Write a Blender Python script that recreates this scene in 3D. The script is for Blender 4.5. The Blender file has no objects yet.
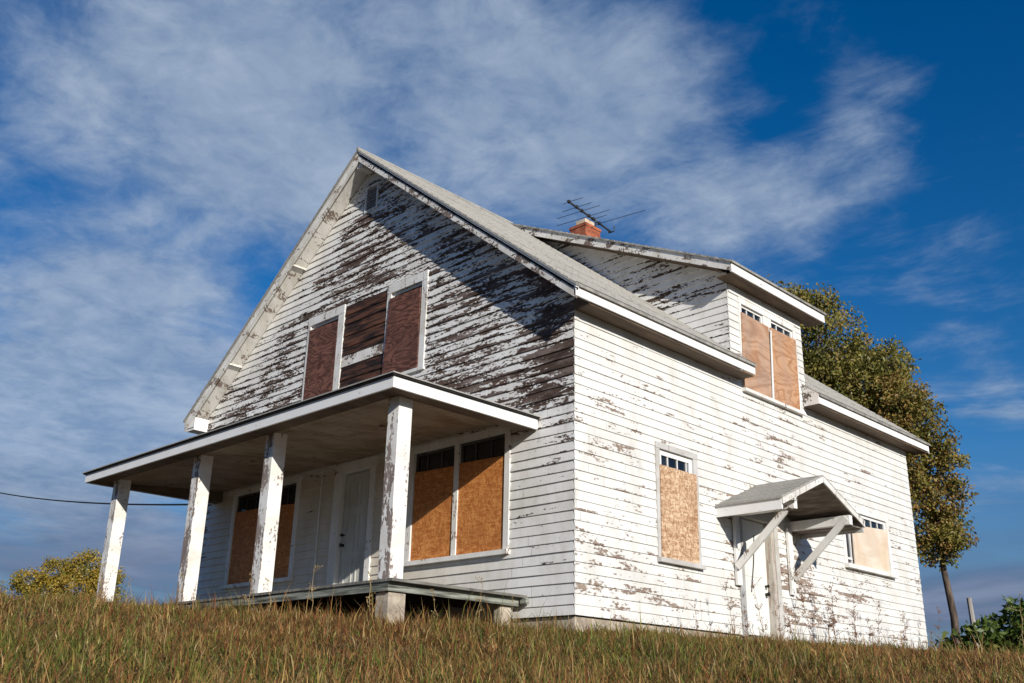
import bpy, bmesh, math, random
import numpy as np
from mathutils import Vector, Matrix, noise as mnoise

random.seed(7)
rng = np.random.default_rng(7)
S = 1.12                      # survey units -> metres
sc = bpy.context.scene
COL = sc.collection

# ------------------------------------------------------------------ node helpers
class NT:
    def __init__(s, tree):
        s.t = tree; s.N = tree.nodes; s.L = tree.links
    def set(s, sock, v):
        if v is None: return
        if isinstance(v, bpy.types.NodeSocket): s.L.new(v, sock)
        else:
            if sock.type == 'RGBA' and len(v) == 3: v = (*v, 1)
            sock.default_value = v
    def node(s, typ, ins=None, **props):
        n = s.N.new(typ)
        for k, v in props.items(): setattr(n, k, v)
        if ins:
            for k, v in ins.items(): s.set(n.inputs[k], v)
        return n
    def m(s, op, a, b=None, c=None, clamp=False):
        n = s.N.new('ShaderNodeMath'); n.operation = op; n.use_clamp = clamp
        s.set(n.inputs[0], a)
        if b is not None: s.set(n.inputs[1], b)
        if c is not None: s.set(n.inputs[2], c)
        return n.outputs[0]
    def mr(s, v, a, b, c=0., d=1., smooth=False):
        n = s.N.new('ShaderNodeMapRange'); n.clamp = True
        if smooth: n.interpolation_type = 'SMOOTHSTEP'
        for i, x in enumerate((v, a, b, c, d)): s.set(n.inputs[i], x)
        return n.outputs[0]
    def xyz(s, x=0., y=0., z=0.):
        n = s.N.new('ShaderNodeCombineXYZ')
        for i, q in enumerate((x, y, z)): s.set(n.inputs[i], q)
        return n.outputs[0]
    def sep(s, v):
        n = s.N.new('ShaderNodeSeparateXYZ'); s.set(n.inputs[0], v); return n.outputs
    def noise(s, v, scale=1., detail=4., rough=.55, dist=0.):
        n = s.N.new('ShaderNodeTexNoise')
        s.set(n.inputs['Vector'], v); n.inputs['Scale'].default_value = scale
        n.inputs['Detail'].default_value = detail; n.inputs['Roughness'].default_value = rough
        n.inputs['Distortion'].default_value = dist
        return n.outputs['Fac']
    def mix(s, f, a, b, blend='MIX'):
        n = s.N.new('ShaderNodeMix'); n.data_type = 'RGBA'; n.blend_type = blend
        s.set(n.inputs[0], f); s.set(n.inputs[6], a); s.set(n.inputs[7], b)
        return n.outputs[2]
    def ramp(s, f, stops):
        n = s.N.new('ShaderNodeValToRGB'); e = n.color_ramp.elements
        e[0].position, e[0].color = stops[0][0], (*stops[0][1], 1)
        e[1].position, e[1].color = stops[-1][0], (*stops[-1][1], 1)
        for p, c in stops[1:-1]:
            q = e.new(p); q.color = (*c, 1)
        s.set(n.inputs[0], f); return n.outputs[0]
    def obj(s):
        tc = s.N.new('ShaderNodeTexCoord')
        mp = s.N.new('ShaderNodeMapping'); mp.inputs['Scale'].default_value = (1/S,)*3
        s.L.new(tc.outputs['Object'], mp.inputs[0]); return mp.outputs[0]
    def bump(s, h, strength=.3, dist=.02):
        n = s.N.new('ShaderNodeBump'); n.inputs['Strength'].default_value = strength
        n.inputs['Distance'].default_value = dist; s.set(n.inputs['Height'], h); return n.outputs[0]

def new_mat(name):
    m = bpy.data.materials.new(name); m.use_nodes = True
    t = NT(m.node_tree); b = m.node_tree.nodes['Principled BSDF']
    b.inputs['Specular IOR Level'].default_value = .3
    return m, t, b

def finish(t, b, col, rough=.7, normal=None):
    t.set(b.inputs['Base Color'], col); t.set(b.inputs['Roughness'], rough)
    if normal is not None: t.set(b.inputs['Normal'], normal)

EXP = .1215                   # clapboard exposure

def peel_mat(name, wood, paint=(.80, .785, .75), amount=None, rows=True, stretch=(1.5, 9.), vert=False,
             base=.3, dirt=.16, fine=.35, flat=False, cream=None, grey=None):
    """white paint flaking off bare wood; amount(t,x,y,z) gives how much has flaked"""
    m, t, b = new_mat(name)
    co = t.obj(); X, Y, Z = t.sep(co)
    u = t.m('ADD', X, Y)
    a_, b_ = (u, Z) if not vert else (Z, t.m('SUBTRACT', X, Y))
    if flat: a_, b_ = X, Y
    row = t.m('FLOOR', t.m('DIVIDE', t.m('ADD', Z, .004), EXP)) if rows else 0.
    r7 = t.m('MULTIPLY', row, 7.31) if rows else 0.
    n1 = t.noise(t.xyz(t.m('MULTIPLY', a_, stretch[0]), t.m('MULTIPLY', b_, stretch[1]), r7), 1., 7., .62, .25)
    n2 = t.noise(t.xyz(t.m('MULTIPLY', a_, stretch[0]*9), t.m('MULTIPLY', b_, stretch[1]*4), r7), 1., 4., .6)
    val = t.m('ADD', t.m('MULTIPLY', n1, 1-fine), t.m('MULTIPLY', n2, fine))
    if rows:
        wn = t.N.new('ShaderNodeTexWhiteNoise'); wn.noise_dimensions = '1D'; t.set(wn.inputs['W'], row)
        val = t.m('ADD', val, t.m('MULTIPLY', t.m('SUBTRACT', wn.outputs[0], .5), .07))
        # lower lip of every board sheds first
        fr = t.m('FRACT', t.m('DIVIDE', t.m('ADD', Z, .004), EXP))
        val = t.m('ADD', val, t.mr(fr, 0., .35, .035, 0.))
    am = amount(t, X, Y, Z) if amount else base
    thr = t.mr(am, 0., 1., .715, .405)
    d = t.m('SUBTRACT', val, thr)
    mask = t.mr(d, -.006, .008)
    edge = t.mr(d, -.05, -.004)               # worn thin paint round each flake
    g = t.noise(t.xyz(t.m('MULTIPLY', a_, 4.), t.m('MULTIPLY', b_, 75.), r7), 1., 4., .65)
    gl = t.noise(t.xyz(t.m('MULTIPLY', a_, 1.3), t.m('MULTIPLY', b_, 6.), r7), 1., 3., .6)
    wcol = t.mix(t.mr(t.m('ADD', t.m('MULTIPLY', g, .6), t.m('MULTIPLY', gl, .4)), .36, .64), wood[0], wood[1])
    if grey: wcol = t.mix(t.mr(t.noise(t.xyz(t.m('MULTIPLY', a_, 2.2), t.m('MULTIPLY', b_, 7.), t.m('ADD', r7, 31.)), 1., 4., .65), .48, .62, 0., .75), wcol, grey)
    dn = t.noise(t.xyz(t.m('MULTIPLY', a_, 3.), t.m('MULTIPLY', b_, 1.2), 3.), 1., 5., .65)
    pd = tuple(p*q for p, q in zip(paint, (1-dirt*1.4, 1-dirt*1.6, 1-dirt*1.9)))
    pcol = t.mix(t.mr(dn, .42, .72), paint, pd)
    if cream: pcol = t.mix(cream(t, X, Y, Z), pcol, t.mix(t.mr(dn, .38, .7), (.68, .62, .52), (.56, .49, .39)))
    if rows:                                      # butt joints and slightly different boards
        w2 = t.N.new('ShaderNodeTexWhiteNoise'); w2.noise_dimensions = '1D'; t.set(w2.inputs['W'], t.m('ADD', row, .37))
        jf = t.m('FRACT', t.m('ADD', t.m('MULTIPLY', a_, .31), t.m('MULTIPLY', w2.outputs[0], 9.)))
        bid = t.N.new('ShaderNodeTexWhiteNoise'); bid.noise_dimensions = '2D'
        t.set(bid.inputs['Vector'], t.xyz(t.m('FLOOR', t.m('ADD', t.m('MULTIPLY', a_, .31), t.m('MULTIPLY', w2.outputs[0], 9.))), row, 0.))
        pcol = t.mix(t.m('MULTIPLY', bid.outputs[0], .09), pcol, tuple(p*.45 for p in paint))
        pcol = t.mix(t.mr(jf, 0.0018, .0030, .45, 0.), pcol, (.10, .08, .07))
    worn = tuple(.72*p+.28*w for p, w in zip(paint, wood[1]))
    pcol = t.mix(t.m('MULTIPLY', edge, .55), pcol, worn)
    col = t.mix(mask, pcol, wcol)
    h = t.m('ADD', t.m('MULTIPLY', t.m('SUBTRACT', 1., mask), 1.), t.m('MULTIPLY', g, .5))
    finish(t, b, col, t.mr(mask, 0, 1, .55, .85), t.bump(h, .55, .006))
    return m

WOOD_DK = ((.022, .014, .011), (.115, .070, .050))
WOOD_GR = ((.16, .115, .088), (.36, .275, .215))

def am_front(t, X, Y, Z):
    A = t.noise(t.xyz(t.m('MULTIPLY', X, .55), t.m('MULTIPLY', Z, .9), 4.), 1., 3., .55)
    a = t.mr(Z, 1.95, 2.75, .20, .68)
    a = t.m('ADD', a, t.m('MULTIPLY', t.m('MULTIPLY', t.mr(X, -3.4, -1.8, 0., .085), t.mr(Z, 2.2, 2.7)), t.mr(Z, 3.2, 4., 1., .1)))
    a = t.m('ADD', a, t.m('MULTIPLY', t.mr(X, -8.9, -8.3, .30, 0.), t.mr(Z, .9, 1.5)))
    a = t.m('SUBTRACT', a, t.mr(X, -.45, -.02, 0., .14))
    a = t.m('ADD', a, t.m('MULTIPLY', t.m('SUBTRACT', A, .5), .70))
    a = t.m('ADD', a, t.m('MULTIPLY', t.mr(X, -4.4, -1.2), t.mr(Z, 2.3, 3., .0, .02)))
    d = t.m('SUBTRACT', t.m('SUBTRACT', 7.45, t.m('MULTIPLY', t.m('ABSOLUTE', t.m('ADD', X, 4.54)), .795)), Z)
    near = t.m('MULTIPLY', t.mr(d, .1, .8, .30, 0.), t.mr(X, -5.2, -3.8, 1., .25))
    a = t.m('SUBTRACT', a, near)
    # the weather side of the ground storey, right of the porch, flakes a little higher up
    a = t.m('ADD', a, t.m('MULTIPLY', t.mr(X, -1.1, -.3), t.mr(Z, 1.2, 2.2, .1, .22)))
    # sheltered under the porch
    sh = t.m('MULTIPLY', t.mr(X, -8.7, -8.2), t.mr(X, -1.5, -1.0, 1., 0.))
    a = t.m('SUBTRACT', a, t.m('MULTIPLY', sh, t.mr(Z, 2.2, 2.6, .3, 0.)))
    return a

def am_side(t, X, Y, Z):
    A = t.noise(t.xyz(t.m('MULTIPLY', Y, .6), t.m('MULTIPLY', Z, .8), 9.), 1., 3., .55)
    a = t.m('ADD', .385, t.m('MULTIPLY', t.m('SUBTRACT', A, .5), .75))
    a = t.m('ADD', a, t.mr(Z, .1, 2.4, .06, -.03))
    a = t.m('ADD', a, t.mr(t.m('ABSOLUTE', t.m('SUBTRACT', Y, 5.)), .1, 1., .14, 0.))  # denser flaking right of the side door paints in canopy shadow and broken siding
    a = t.m('SUBTRACT', a, t.m('MULTIPLY', t.mr(Y, 1., 4.5, .10, 0.), t.mr(Z, 2.7, 3.3)))
    return a

M = {}
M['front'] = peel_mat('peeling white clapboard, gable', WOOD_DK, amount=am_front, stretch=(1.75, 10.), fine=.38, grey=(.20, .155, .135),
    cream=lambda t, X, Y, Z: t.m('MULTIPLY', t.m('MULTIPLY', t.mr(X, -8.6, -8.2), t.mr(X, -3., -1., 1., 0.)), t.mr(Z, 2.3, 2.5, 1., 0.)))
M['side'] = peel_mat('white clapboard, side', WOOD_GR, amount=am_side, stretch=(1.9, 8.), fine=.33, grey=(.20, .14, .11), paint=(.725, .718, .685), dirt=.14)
M['cheek'] = peel_mat('peeling white clapboard, dormer', WOOD_DK, amount=lambda t, X, Y, Z: t.m('ADD', .50, t.m('MULTIPLY', t.m('SUBTRACT', t.noise(t.xyz(X, Y, Z), .9, 2.), .5), .8)), stretch=(1.6, 9.))
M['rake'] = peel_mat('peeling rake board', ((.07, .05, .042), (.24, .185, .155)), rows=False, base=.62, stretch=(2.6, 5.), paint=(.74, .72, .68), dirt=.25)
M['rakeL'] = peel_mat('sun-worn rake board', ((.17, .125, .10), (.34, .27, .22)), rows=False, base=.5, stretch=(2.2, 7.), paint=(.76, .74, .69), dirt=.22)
M['trim'] = peel_mat('worn white trim', WOOD_GR, rows=False, base=.36, stretch=(4., 4.), paint=(.79, .775, .74), dirt=.15)
M['trimgrey'] = peel_mat('grey worn trim', ((.2, .175, .16), (.38, .34, .31)), rows=False, base=.33, vert=True, stretch=(1.6, 12.), paint=(.54, .525, .50), dirt=.22)
M['upcasing'] = peel_mat('flaking casing', ((.12, .095, .08), (.3, .25, .21)), rows=False, base=.46, vert=True, stretch=(3., 14.), paint=(.74, .725, .69), dirt=.2)
M['fascia'] = peel_mat('painted fascia', WOOD_GR, rows=False, base=.2, paint=(.82, .81, .79), dirt=.05)
M['post'] = peel_mat('peeling porch post', ((.15, .115, .10), (.34, .28, .245)), rows=False, vert=True, stretch=(2.4, 7.), paint=(.80, .78, .74),
                     amount=lambda t, X, Y, Z: t.m('ADD', t.m('ADD', t.mr(Z, .2, 1.6, .50, .40), t.mr(t.sep(t.N.new('ShaderNodeTexCoord').outputs['Normal'])[1], -.6, 0., .27, 0.)), t.m('MULTIPLY', t.m('SUBTRACT', t.noise(t.xyz(t.m('MULTIPLY', X, 8.), t.m('MULTIPLY', Y, 8.), t.m('MULTIPLY', Z, 1.1)), 1., 3.), .5), .9)), dirt=.2)
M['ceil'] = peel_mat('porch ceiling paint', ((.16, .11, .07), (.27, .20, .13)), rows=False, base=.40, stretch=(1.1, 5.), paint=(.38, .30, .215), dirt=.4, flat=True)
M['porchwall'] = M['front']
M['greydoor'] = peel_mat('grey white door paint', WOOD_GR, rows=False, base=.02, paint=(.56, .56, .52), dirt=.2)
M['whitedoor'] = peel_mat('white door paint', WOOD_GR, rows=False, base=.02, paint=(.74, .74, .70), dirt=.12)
M['greycasing'] = peel_mat('grey casing', ((.2, .175, .16), (.34, .31, .28)), rows=False, base=.4, vert=True, stretch=(1.6, 12.), paint=(.40, .40, .385), dirt=.25)
M['rawjamb'] = peel_mat('bare jamb board', ((.24, .185, .145), (.42, .34, .28)), rows=False, vert=True, base=.62, stretch=(1.5, 10.), paint=(.50, .46, .41))

def simple(name, c1, c2, sc_=(3., 3., 3.), rough=.75, lo=.35, hi=.65, bump=.2, detail=5., dist=.0, bd=.01, metal=0.):
    m, t, b = new_mat(name)
    co = t.obj(); X, Y, Z = t.sep(co)
    n = t.noise(t.xyz(t.m('MULTIPLY', X, sc_[0]), t.m('MULTIPLY', Y, sc_[1]), t.m('MULTIPLY', Z, sc_[2])), 1., detail, .62, dist)
    finish(t, b, t.mix(t.mr(n, lo, hi), c1, c2), rough, t.bump(n, bump, bd))
    b.inputs['Metallic'].default_value = metal
    return m

def osb_mat(name, c1, c2, c3, stain):
    m, t, b = new_mat(name)
    co = t.obj(); X, Y, Z = t.sep(co); u = t.m('ADD', X, Y)
    w = t.noise(t.xyz(u, Z, 0.), 6., 2.)
    def flakes(sx, sz, off):
        v = t.N.new('ShaderNodeTexVoronoi'); v.inputs['Scale'].default_value = 1.
        t.set(v.inputs['Vector'], t.xyz(t.m('ADD', t.m('MULTIPLY', u, sx), t.m('MULTIPLY', w, 9.)), t.m('MULTIPLY', Z, sz), off))
        return t.sep(v.outputs['Color'])[0]
    f1, f2 = flakes(18., 52., 1.), flakes(54., 20., 5.)
    f = t.m('ADD', t.m('MULTIPLY', f1, .5), t.m('MULTIPLY', f2, .5))
    col = t.ramp(f, [(.15, c1), (.5, c2), (.85, c3)])
    s = t.noise(t.xyz(t.m('MULTIPLY', u, 2.2), t.m('MULTIPLY', Z, 1.4), 2.), 1., 5., .6)
    col = t.mix(t.mr(s, .48, .78, 0., .8), col, stain)
    finish(t, b, col, .7, t.bump(f, .25, .004))
    return m

def ply_mat(name, c1, c2, stain, wob=2.4, freq=26.):
    m, t, b = new_mat(name)
    co = t.obj(); X, Y, Z = t.sep(co); u = t.m('ADD', X, Y)
    n = t.noise(t.xyz(t.m('MULTIPLY', u, .9), t.m('MULTIPLY', Z, 2.9), t.m('MULTIPLY', t.m('FLOOR', t.m('MULTIPLY', u, 1.24)), 3.)), 1., 3., .55, .7)
    ring = t.m('SINE', t.m('MULTIPLY', n, freq*wob))
    fine = t.noise(t.xyz(t.m('MULTIPLY', u, 3.), t.m('MULTIPLY', Z, 60.), 0.), 1., 3.)
    f = t.m('ADD', t.m('MULTIPLY', t.mr(ring, -1., 1.), .5), t.m('MULTIPLY', fine, .5))
    col = t.mix(t.mr(f, .2, .8), c1, c2)
    s = t.noise(t.xyz(t.m('MULTIPLY', u, 2.6), t.m('MULTIPLY', Z, 1.6), 7.), 1., 5., .6)
    col = t.mix(t.mr(s, .45, .72, 0., .75), col, stain)
    finish(t, b, col, .75, t.bump(f, .2, .004))
    return m

M['osb_porch'] = osb_mat('orange weathered OSB', (.36, .115, .026), (.52, .19, .048), (.66, .29, .09), (.33, .11, .03))
M['osb_side'] = osb_mat('tan OSB', (.28, .15, .075), (.49, .31, .18), (.70, .52, .36), (.33, .19, .11))
M['ply_dormer'] = ply_mat('dormer plywood', (.34, .155, .070), (.52, .31, .18), (.38, .25, .18))
M['ply_stained'] = ply_mat('stained dormer plywood', (.33, .17, .09), (.49, .31, .205), (.28, .21, .17), freq=14.)
M['ply_dark'] = ply_mat('dark red plywood', (.060, .022, .015), (.21, .092, .062), (.055, .026, .021), freq=34.)
M['ply_pale'] = ply_mat('pale plywood', (.60, .49, .38), (.70, .60, .49), (.58, .42, .26), wob=.5)
M['bare_dark'] = simple('bare dark siding', (.012, .007, .006), (.17, .070, .036), (1.6, 1.6, 14.), lo=.42, hi=.70, bump=.35)
M['deckwood'] = simple('green-grey deck board', (.045, .048, .038), (.33, .34, .29), (2., 2., 34.), lo=.36, hi=.64, bump=.8)
M['decktop'] = simple('grey deck planks', (.10, .095, .085), (.24, .23, .20), (20., 2.5, 3.), bump=.4)
M['concrete'] = simple('concrete', (.20, .16, .12), (.50, .43, .34), (5., 5., 7.), bump=.8, lo=.3, hi=.6)
M['dirtydark'] = simple('dark crawl space boards', (.01, .009, .008), (.03, .026, .022))
M['metal_dark'] = simple('weathered aluminium', (.05, .05, .055), (.12, .12, .125), (9., 9., 9.), rough=.45, metal=.6)
M['dripmetal'] = simple('drip edge metal', (.62, .62, .61), (.78, .78, .76), (6., 6., 6.), rough=.4)
M['blackgap'] = simple('black felt edge', (.012, .011, .010), (.03, .027, .025), (9., 9., 9.), rough=.95)
M['knob'] = simple('blackened brass', (.02, .016, .012), (.05, .04, .03), (20., 20., 20.), rough=.35, metal=.7)
M['wire'] = simple('black cable', (.015, .015, .016), (.025, .025, .026))
M['porcelain'] = simple('white insulator', (.7, .7, .7), (.8, .8, .8), rough=.25)
M['louvre'] = simple('grey louvre', (.22, .18, .155), (.40, .35, .31), (3., 3., 30.))
M['sash'] = simple('white sash', (.68, .67, .65), (.78, .77, .75), (5., 5., 5.))
M['darksash'] = simple('grey sash paint', (.05, .045, .04), (.11, .10, .09), (5., 5., 5.))
M['poolwood'] = simple('weathered pole', (.10, .07, .055), (.24, .175, .14), (9., 9., 1.2), bump=.6)
M['oldboard'] = simple('brown grey old boards', (.13, .10, .08), (.30, .25, .21), (3., 14., 14.), bump=.4)
M['greywood'] = simple('grey post wood', (.22, .20, .18), (.4, .37, .34), (9., 9., 1.5), bump=.6)
M['flue'] = simple('flue clay', (.52, .38, .26), (.68, .54, .41), (5., 5., 5.), bump=.3)
M['bark'] = simple('bark', (.05, .037, .028), (.17, .125, .095), (9., 9., 2.), bump=.8, bd=.03)

def glass_mat():
    m, t, b = new_mat('dark window glass')
    co = t.obj(); n = t.noise(co, 2.5, 2.)
    finish(t, b, t.mix(t.mr(n, .4, .6), (.006, .008, .011), (.02, .024, .03)), .06, t.bump(n, .08, .02))
    b.inputs['Specular IOR Level'].default_value = .6
    return m
M['glass'] = glass_mat()

def shingle_mat():
    m, t, b = new_mat('grey asphalt shingles')
    co = t.obj(); X, Y, Z = t.sep(co)
    br = t.N.new('ShaderNodeTexBrick'); t.set(br.inputs['Vector'], t.xyz(Y, t.m('MULTIPLY', X, 1.28), 0.))
    br.inputs['Scale'].default_value = 1.; br.inputs['Brick Width'].default_value = .3; br.inputs['Row Height'].default_value = .14
    br.inputs['Mortar Size'].default_value = .008; br.inputs['Bias'].default_value = 0.
    br.inputs['Color1'].default_value = (.30, .285, .26, 1); br.inputs['Color2'].default_value = (.345, .33, .30, 1); br.inputs['Mortar'].default_value = (.19, .18, .165, 1)
    n = t.noise(t.xyz(t.m('MULTIPLY', X, 1.), t.m('MULTIPLY', Y, 5.), 0.), 1., 5., .6)
    g = t.noise(co, 60., 3.)
    col = t.mix(t.mr(n, .36, .60, 0., .75), br.outputs['Color'], (.43, .41, .365))
    col = t.mix(t.mr(g, .35, .65, 0., .3), col, (.12, .115, .11))
    h = t.m('ADD', t.m('MULTIPLY', br.outputs['Fac'], -1.), t.m('MULTIPLY', g, .4))
    finish(t, b, col, .9, t.bump(h, .5, .012))
    return m
M['shingle'] = shingle_mat()

def brick_mat():
    m, t, b = new_mat('red brick')
    co = t.obj(); X, Y, Z = t.sep(co)
    br = t.N.new('ShaderNodeTexBrick'); t.set(br.inputs['Vector'], t.xyz(t.m('ADD', X, Y), Z, 0.))
    br.inputs['Scale'].default_value = 1.; br.inputs['Brick Width'].default_value = .2; br.inputs['Row Height'].default_value = .068
    br.inputs['Mortar Size'].default_value = .007
    br.inputs['Color1'].default_value = (.36, .075, .028, 1); br.inputs['Color2'].default_value = (.50, .135, .055, 1); br.inputs['Mortar'].default_value = (.26, .17, .12, 1)
    n = t.noise(co, 9., 4.)
    finish(t, b, t.mix(t.mr(n, .4, .62, 0., .75), br.outputs['Color'], (.17, .045, .025)), .85, t.bump(br.outputs['Fac'], -.5, .01))
    return m
M['brick'] = brick_mat()

def attr_leaf(name, trans=.35, rough=.55):
    m, t, b = new_mat(name)
    at = t.N.new('ShaderNodeAttribute'); at.attribute_name = 'col'
    t.set(b.inputs['Base Color'], at.outputs['Color']); b.inputs['Roughness'].default_value = rough
    tr = t.N.new('ShaderNodeBsdfTranslucent'); t.set(tr.inputs['Color'], at.outputs['Color'])
    mx = t.N.new('ShaderNodeMixShader'); mx.inputs[0].default_value = trans
    t.L.new(b.outputs[0], mx.inputs[1]); t.L.new(tr.outputs[0], mx.inputs[2])
    t.L.new(mx.outputs[0], t.N['Material Output'].inputs[0])
    return m
M['leaf'] = attr_leaf('tree leaves', .3, .45)
M['grass'] = attr_leaf('grass blades', .3, .6)

# ------------------------------------------------------------------ mesh helpers
EACH = {'rake_soffit', 'eave_soffit', 'rake_board', 'corner_bead', 'felt_edge', 'fascia', 'soffit', 'beam', 'rim_board', 'joist', 'roof_deck', 'bracket', 'drip_edge', 'handle'}
SIB = {}
class MB:
    def __init__(s): s.v = []; s.f = []
    def add(s, vs, fs):
        o = len(s.v); s.v += [tuple(p) for p in vs]; s.f += [tuple(i+o for i in f) for f in fs]; return s
    def box(s, x0, x1, y0, y1, z0, z1):
        vs = [(x, y, z) for x in (x0, x1) for y in (y0, y1) for z in (z0, z1)]
        return s.add(vs, [(0, 1, 3, 2), (4, 6, 7, 5), (0, 4, 5, 1), (2, 3, 7, 6), (0, 2, 6, 4), (1, 5, 7, 3)])
    def wbox(s, M_, u0, u1, z0, z1, o0, o1):        # a box on a wall
        vs = [M_(u, z, o) for u in (u0, u1) for o in (o0, o1) for z in (z0, z1)]
        return s.add(vs, [(0, 1, 3, 2), (4, 6, 7, 5), (0, 4, 5, 1), (2, 3, 7, 6), (0, 2, 6, 4), (1, 5, 7, 3)])
    def prism(s, poly, ext):                          # poly: 3D points, ext: vector
        n = len(poly); e = Vector(ext)
        vs = list(poly)+[tuple(Vector(p)+e) for p in poly]
        return s.add(vs, [tuple(range(n)), tuple(range(2*n-1, n-1, -1))]+[(i, (i+1) % n, n+(i+1) % n, n+i) for i in range(n)])
    def tube(s, pts, r, n=8, cap=True):
        pts = [Vector(p) for p in pts]; R = r if isinstance(r, (list, tuple)) else [r]*len(pts)
        o = len(s.v); prev = None
        for i, p in enumerate(pts):
            d = (pts[min(i+1, len(pts)-1)]-pts[max(i-1, 0)]).normalized()
            if prev is None:
                a = d.cross(Vector((0, 0, 1)) if abs(d.z) < .9 else Vector((1, 0, 0))).normalized()
            else: a = (prev-d*prev.dot(d)).normalized()
            prev = a; b_ = d.cross(a)
            for k in range(n):
                t = 2*math.pi*k/n; s.v.append(tuple(p+(a*math.cos(t)+b_*math.sin(t))*R[i]))
        for i in range(len(pts)-1):
            for k in range(n):
                k2 = (k+1) % n; s.f.append((o+i*n+k, o+i*n+k2, o+(i+1)*n+k2, o+(i+1)*n+k))
        if cap: s.f += [tuple(o+k for k in range(n))[::-1], tuple(o+(len(pts)-1)*n+k for k in range(n))]
        return s
    def islands(s):
        par = list(range(len(s.v)))
        def find(i):
            while par[i] != i: par[i] = par[par[i]]; i = par[i]
            return i
        for f in s.f:
            for q in f[1:]: par[find(q)] = find(f[0])
        g = {}
        for f in s.f: g.setdefault(find(f[0]), []).append(f)
        out = []
        for fs in g.values():
            m_ = MB(); ids = sorted({i for f in fs for i in f}); mp = {i: k for k, i in enumerate(ids)}
            m_.add([s.v[i] for i in ids], [tuple(mp[i] for i in f) for f in fs]); out.append(m_)
        return out
    def build(s, name, mat, parent=None, base=(0, 0, 0), bevel=0., smooth=False, recalc=True):
        if name in EACH:
            isl = s.islands()
            if len(isl) > 1:
                obs = [q.build(name, mat, parent, base, bevel, smooth, recalc) for q in isl]
                SIB[obs[0].name] = obs; return obs[0]
        me = bpy.data.meshes.new(name)
        bx = Vector(base)
        me.from_pydata([tuple((Vector(p)-bx)*S) for p in s.v], [], s.f)
        if recalc:
            bm = bmesh.new(); bm.from_mesh(me); bmesh.ops.recalc_face_normals(bm, faces=bm.faces); bm.to_mesh(me); bm.free()
        me.materials.append(mat)
        if smooth: me.polygons.foreach_set('use_smooth', [True]*len(me.polygons))
        o = bpy.data.objects.new(name, me); COL.objects.link(o)
        if parent is not None: o.parent = parent
        else: o.location = bx*S
        if bevel:
            md = o.modifiers.new('edge', 'BEVEL'); md.width = bevel; md.segments = 2; md.limit_method = 'ANGLE'
        return o

def thing(name, label, cat, loc=(0, 0, 0), group=None):
    o = bpy.data.objects.new(name, None); COL.objects.link(o); o.location = Vector(loc)*S
    o.empty_display_size = .3
    o['label'] = label; o['category'] = cat
    if group: o['group'] = group
    return o
def tag(o, label, cat, group=None):
    o['label'] = label; o['category'] = cat
    if group: o['group'] = group
    return o
def lab(o, text):
    for q in SIB.get(o.name, [o]): q['label'] = text
    return o

# ------------------------------------------------------------------ terrain
def ground_z(x, y):
    x = np.asarray(x, float); y = np.asarray(y, float)
    xc = np.clip(x, -12, 9); yc = np.clip(y, -14, 22)
    p = -.245-.072*xc+.026*yc
    u = .655*x-.756*y
    uc = np.clip(u, -60, 15)
    k = 6.
    sp = np.log1p(np.exp(np.clip(k*(uc-1.2), -40, 40)))/k
    far = np.maximum(np.hypot(x, y)-26, 0)
    w = .03*np.sin(x*1.3+.7*y)*np.cos(y*.9-.4*x)+.018*np.sin(3.1*x+1.)*np.sin(2.7*y)
    return p-.084*sp-.012*np.minimum(far, 60)+w*np.exp(-far/20)

def axis_coords():
    a = list(np.arange(-20, 20.01, .4)); s = .5; v = 20.
    out = []
    while v < 3200: v += s; s *= 1.22; out.append(v)
    return np.array([-q for q in out[::-1]]+a+out)
gx = axis_coords(); GX, GY = np.meshgrid(gx, gx, indexing='ij')
GZ = ground_z(GX, GY)
mb = MB(); n = len(gx)
mb.v = [tuple(p) for p in np.stack([GX.ravel(), GY.ravel(), GZ.ravel()], 1)]
mb.f = [(i*n+j, (i+1)*n+j, (i+1)*n+j+1, i*n+j+1) for i in range(n-1) for j in range(n-1)]
mg, t, b = new_mat('dry thatch and soil')
co = t.obj()
n1 = t.noise(co, .8, 5.); n2 = t.noise(co, 14., 5., .7)
c = t.mix(t.mr(n1, .4, .62), (.11, .065, .030), (.075, .070, .024))
c = t.mix(t.mr(n2, .35, .65, 0., .7), c, (.045, .030, .016))
finish(t, b, c, .95, t.bump(n2, .8, .05))
ground = mb.build('ground', mg, smooth=True, recalc=False); ground['kind'] = 'structure'

# ------------------------------------------------------------------ house
W, L = 9.08, 9.64
house = thing('farmhouse', 'abandoned two storey white clapboard farmhouse with peeling paint, front porch and boarded up windows', 'house')
XR = -4.54; ZR = 7.82; SL = .795          # ridge line and slope (top of shingles)
E_ = .30; OF = .32; OB = .44
zroof = lambda x: ZR-SL*abs(x-XR)

mapF = lambda u, z, o: (u, -o, z)                  # front wall (y = 0)
mapS = lambda u, z, o: (o, u, z)                   # side wall (x = 0)
mapB = lambda u, z, o: (u, L+o, z)
mapL = lambda u, z, o: (-W-o, u, z)
mapC = lambda u, z, o: (u, 3.65-o, z)              # near cheek of the dormer
mapC2 = lambda u, z, o: (u, 5.90+o, z)

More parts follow.
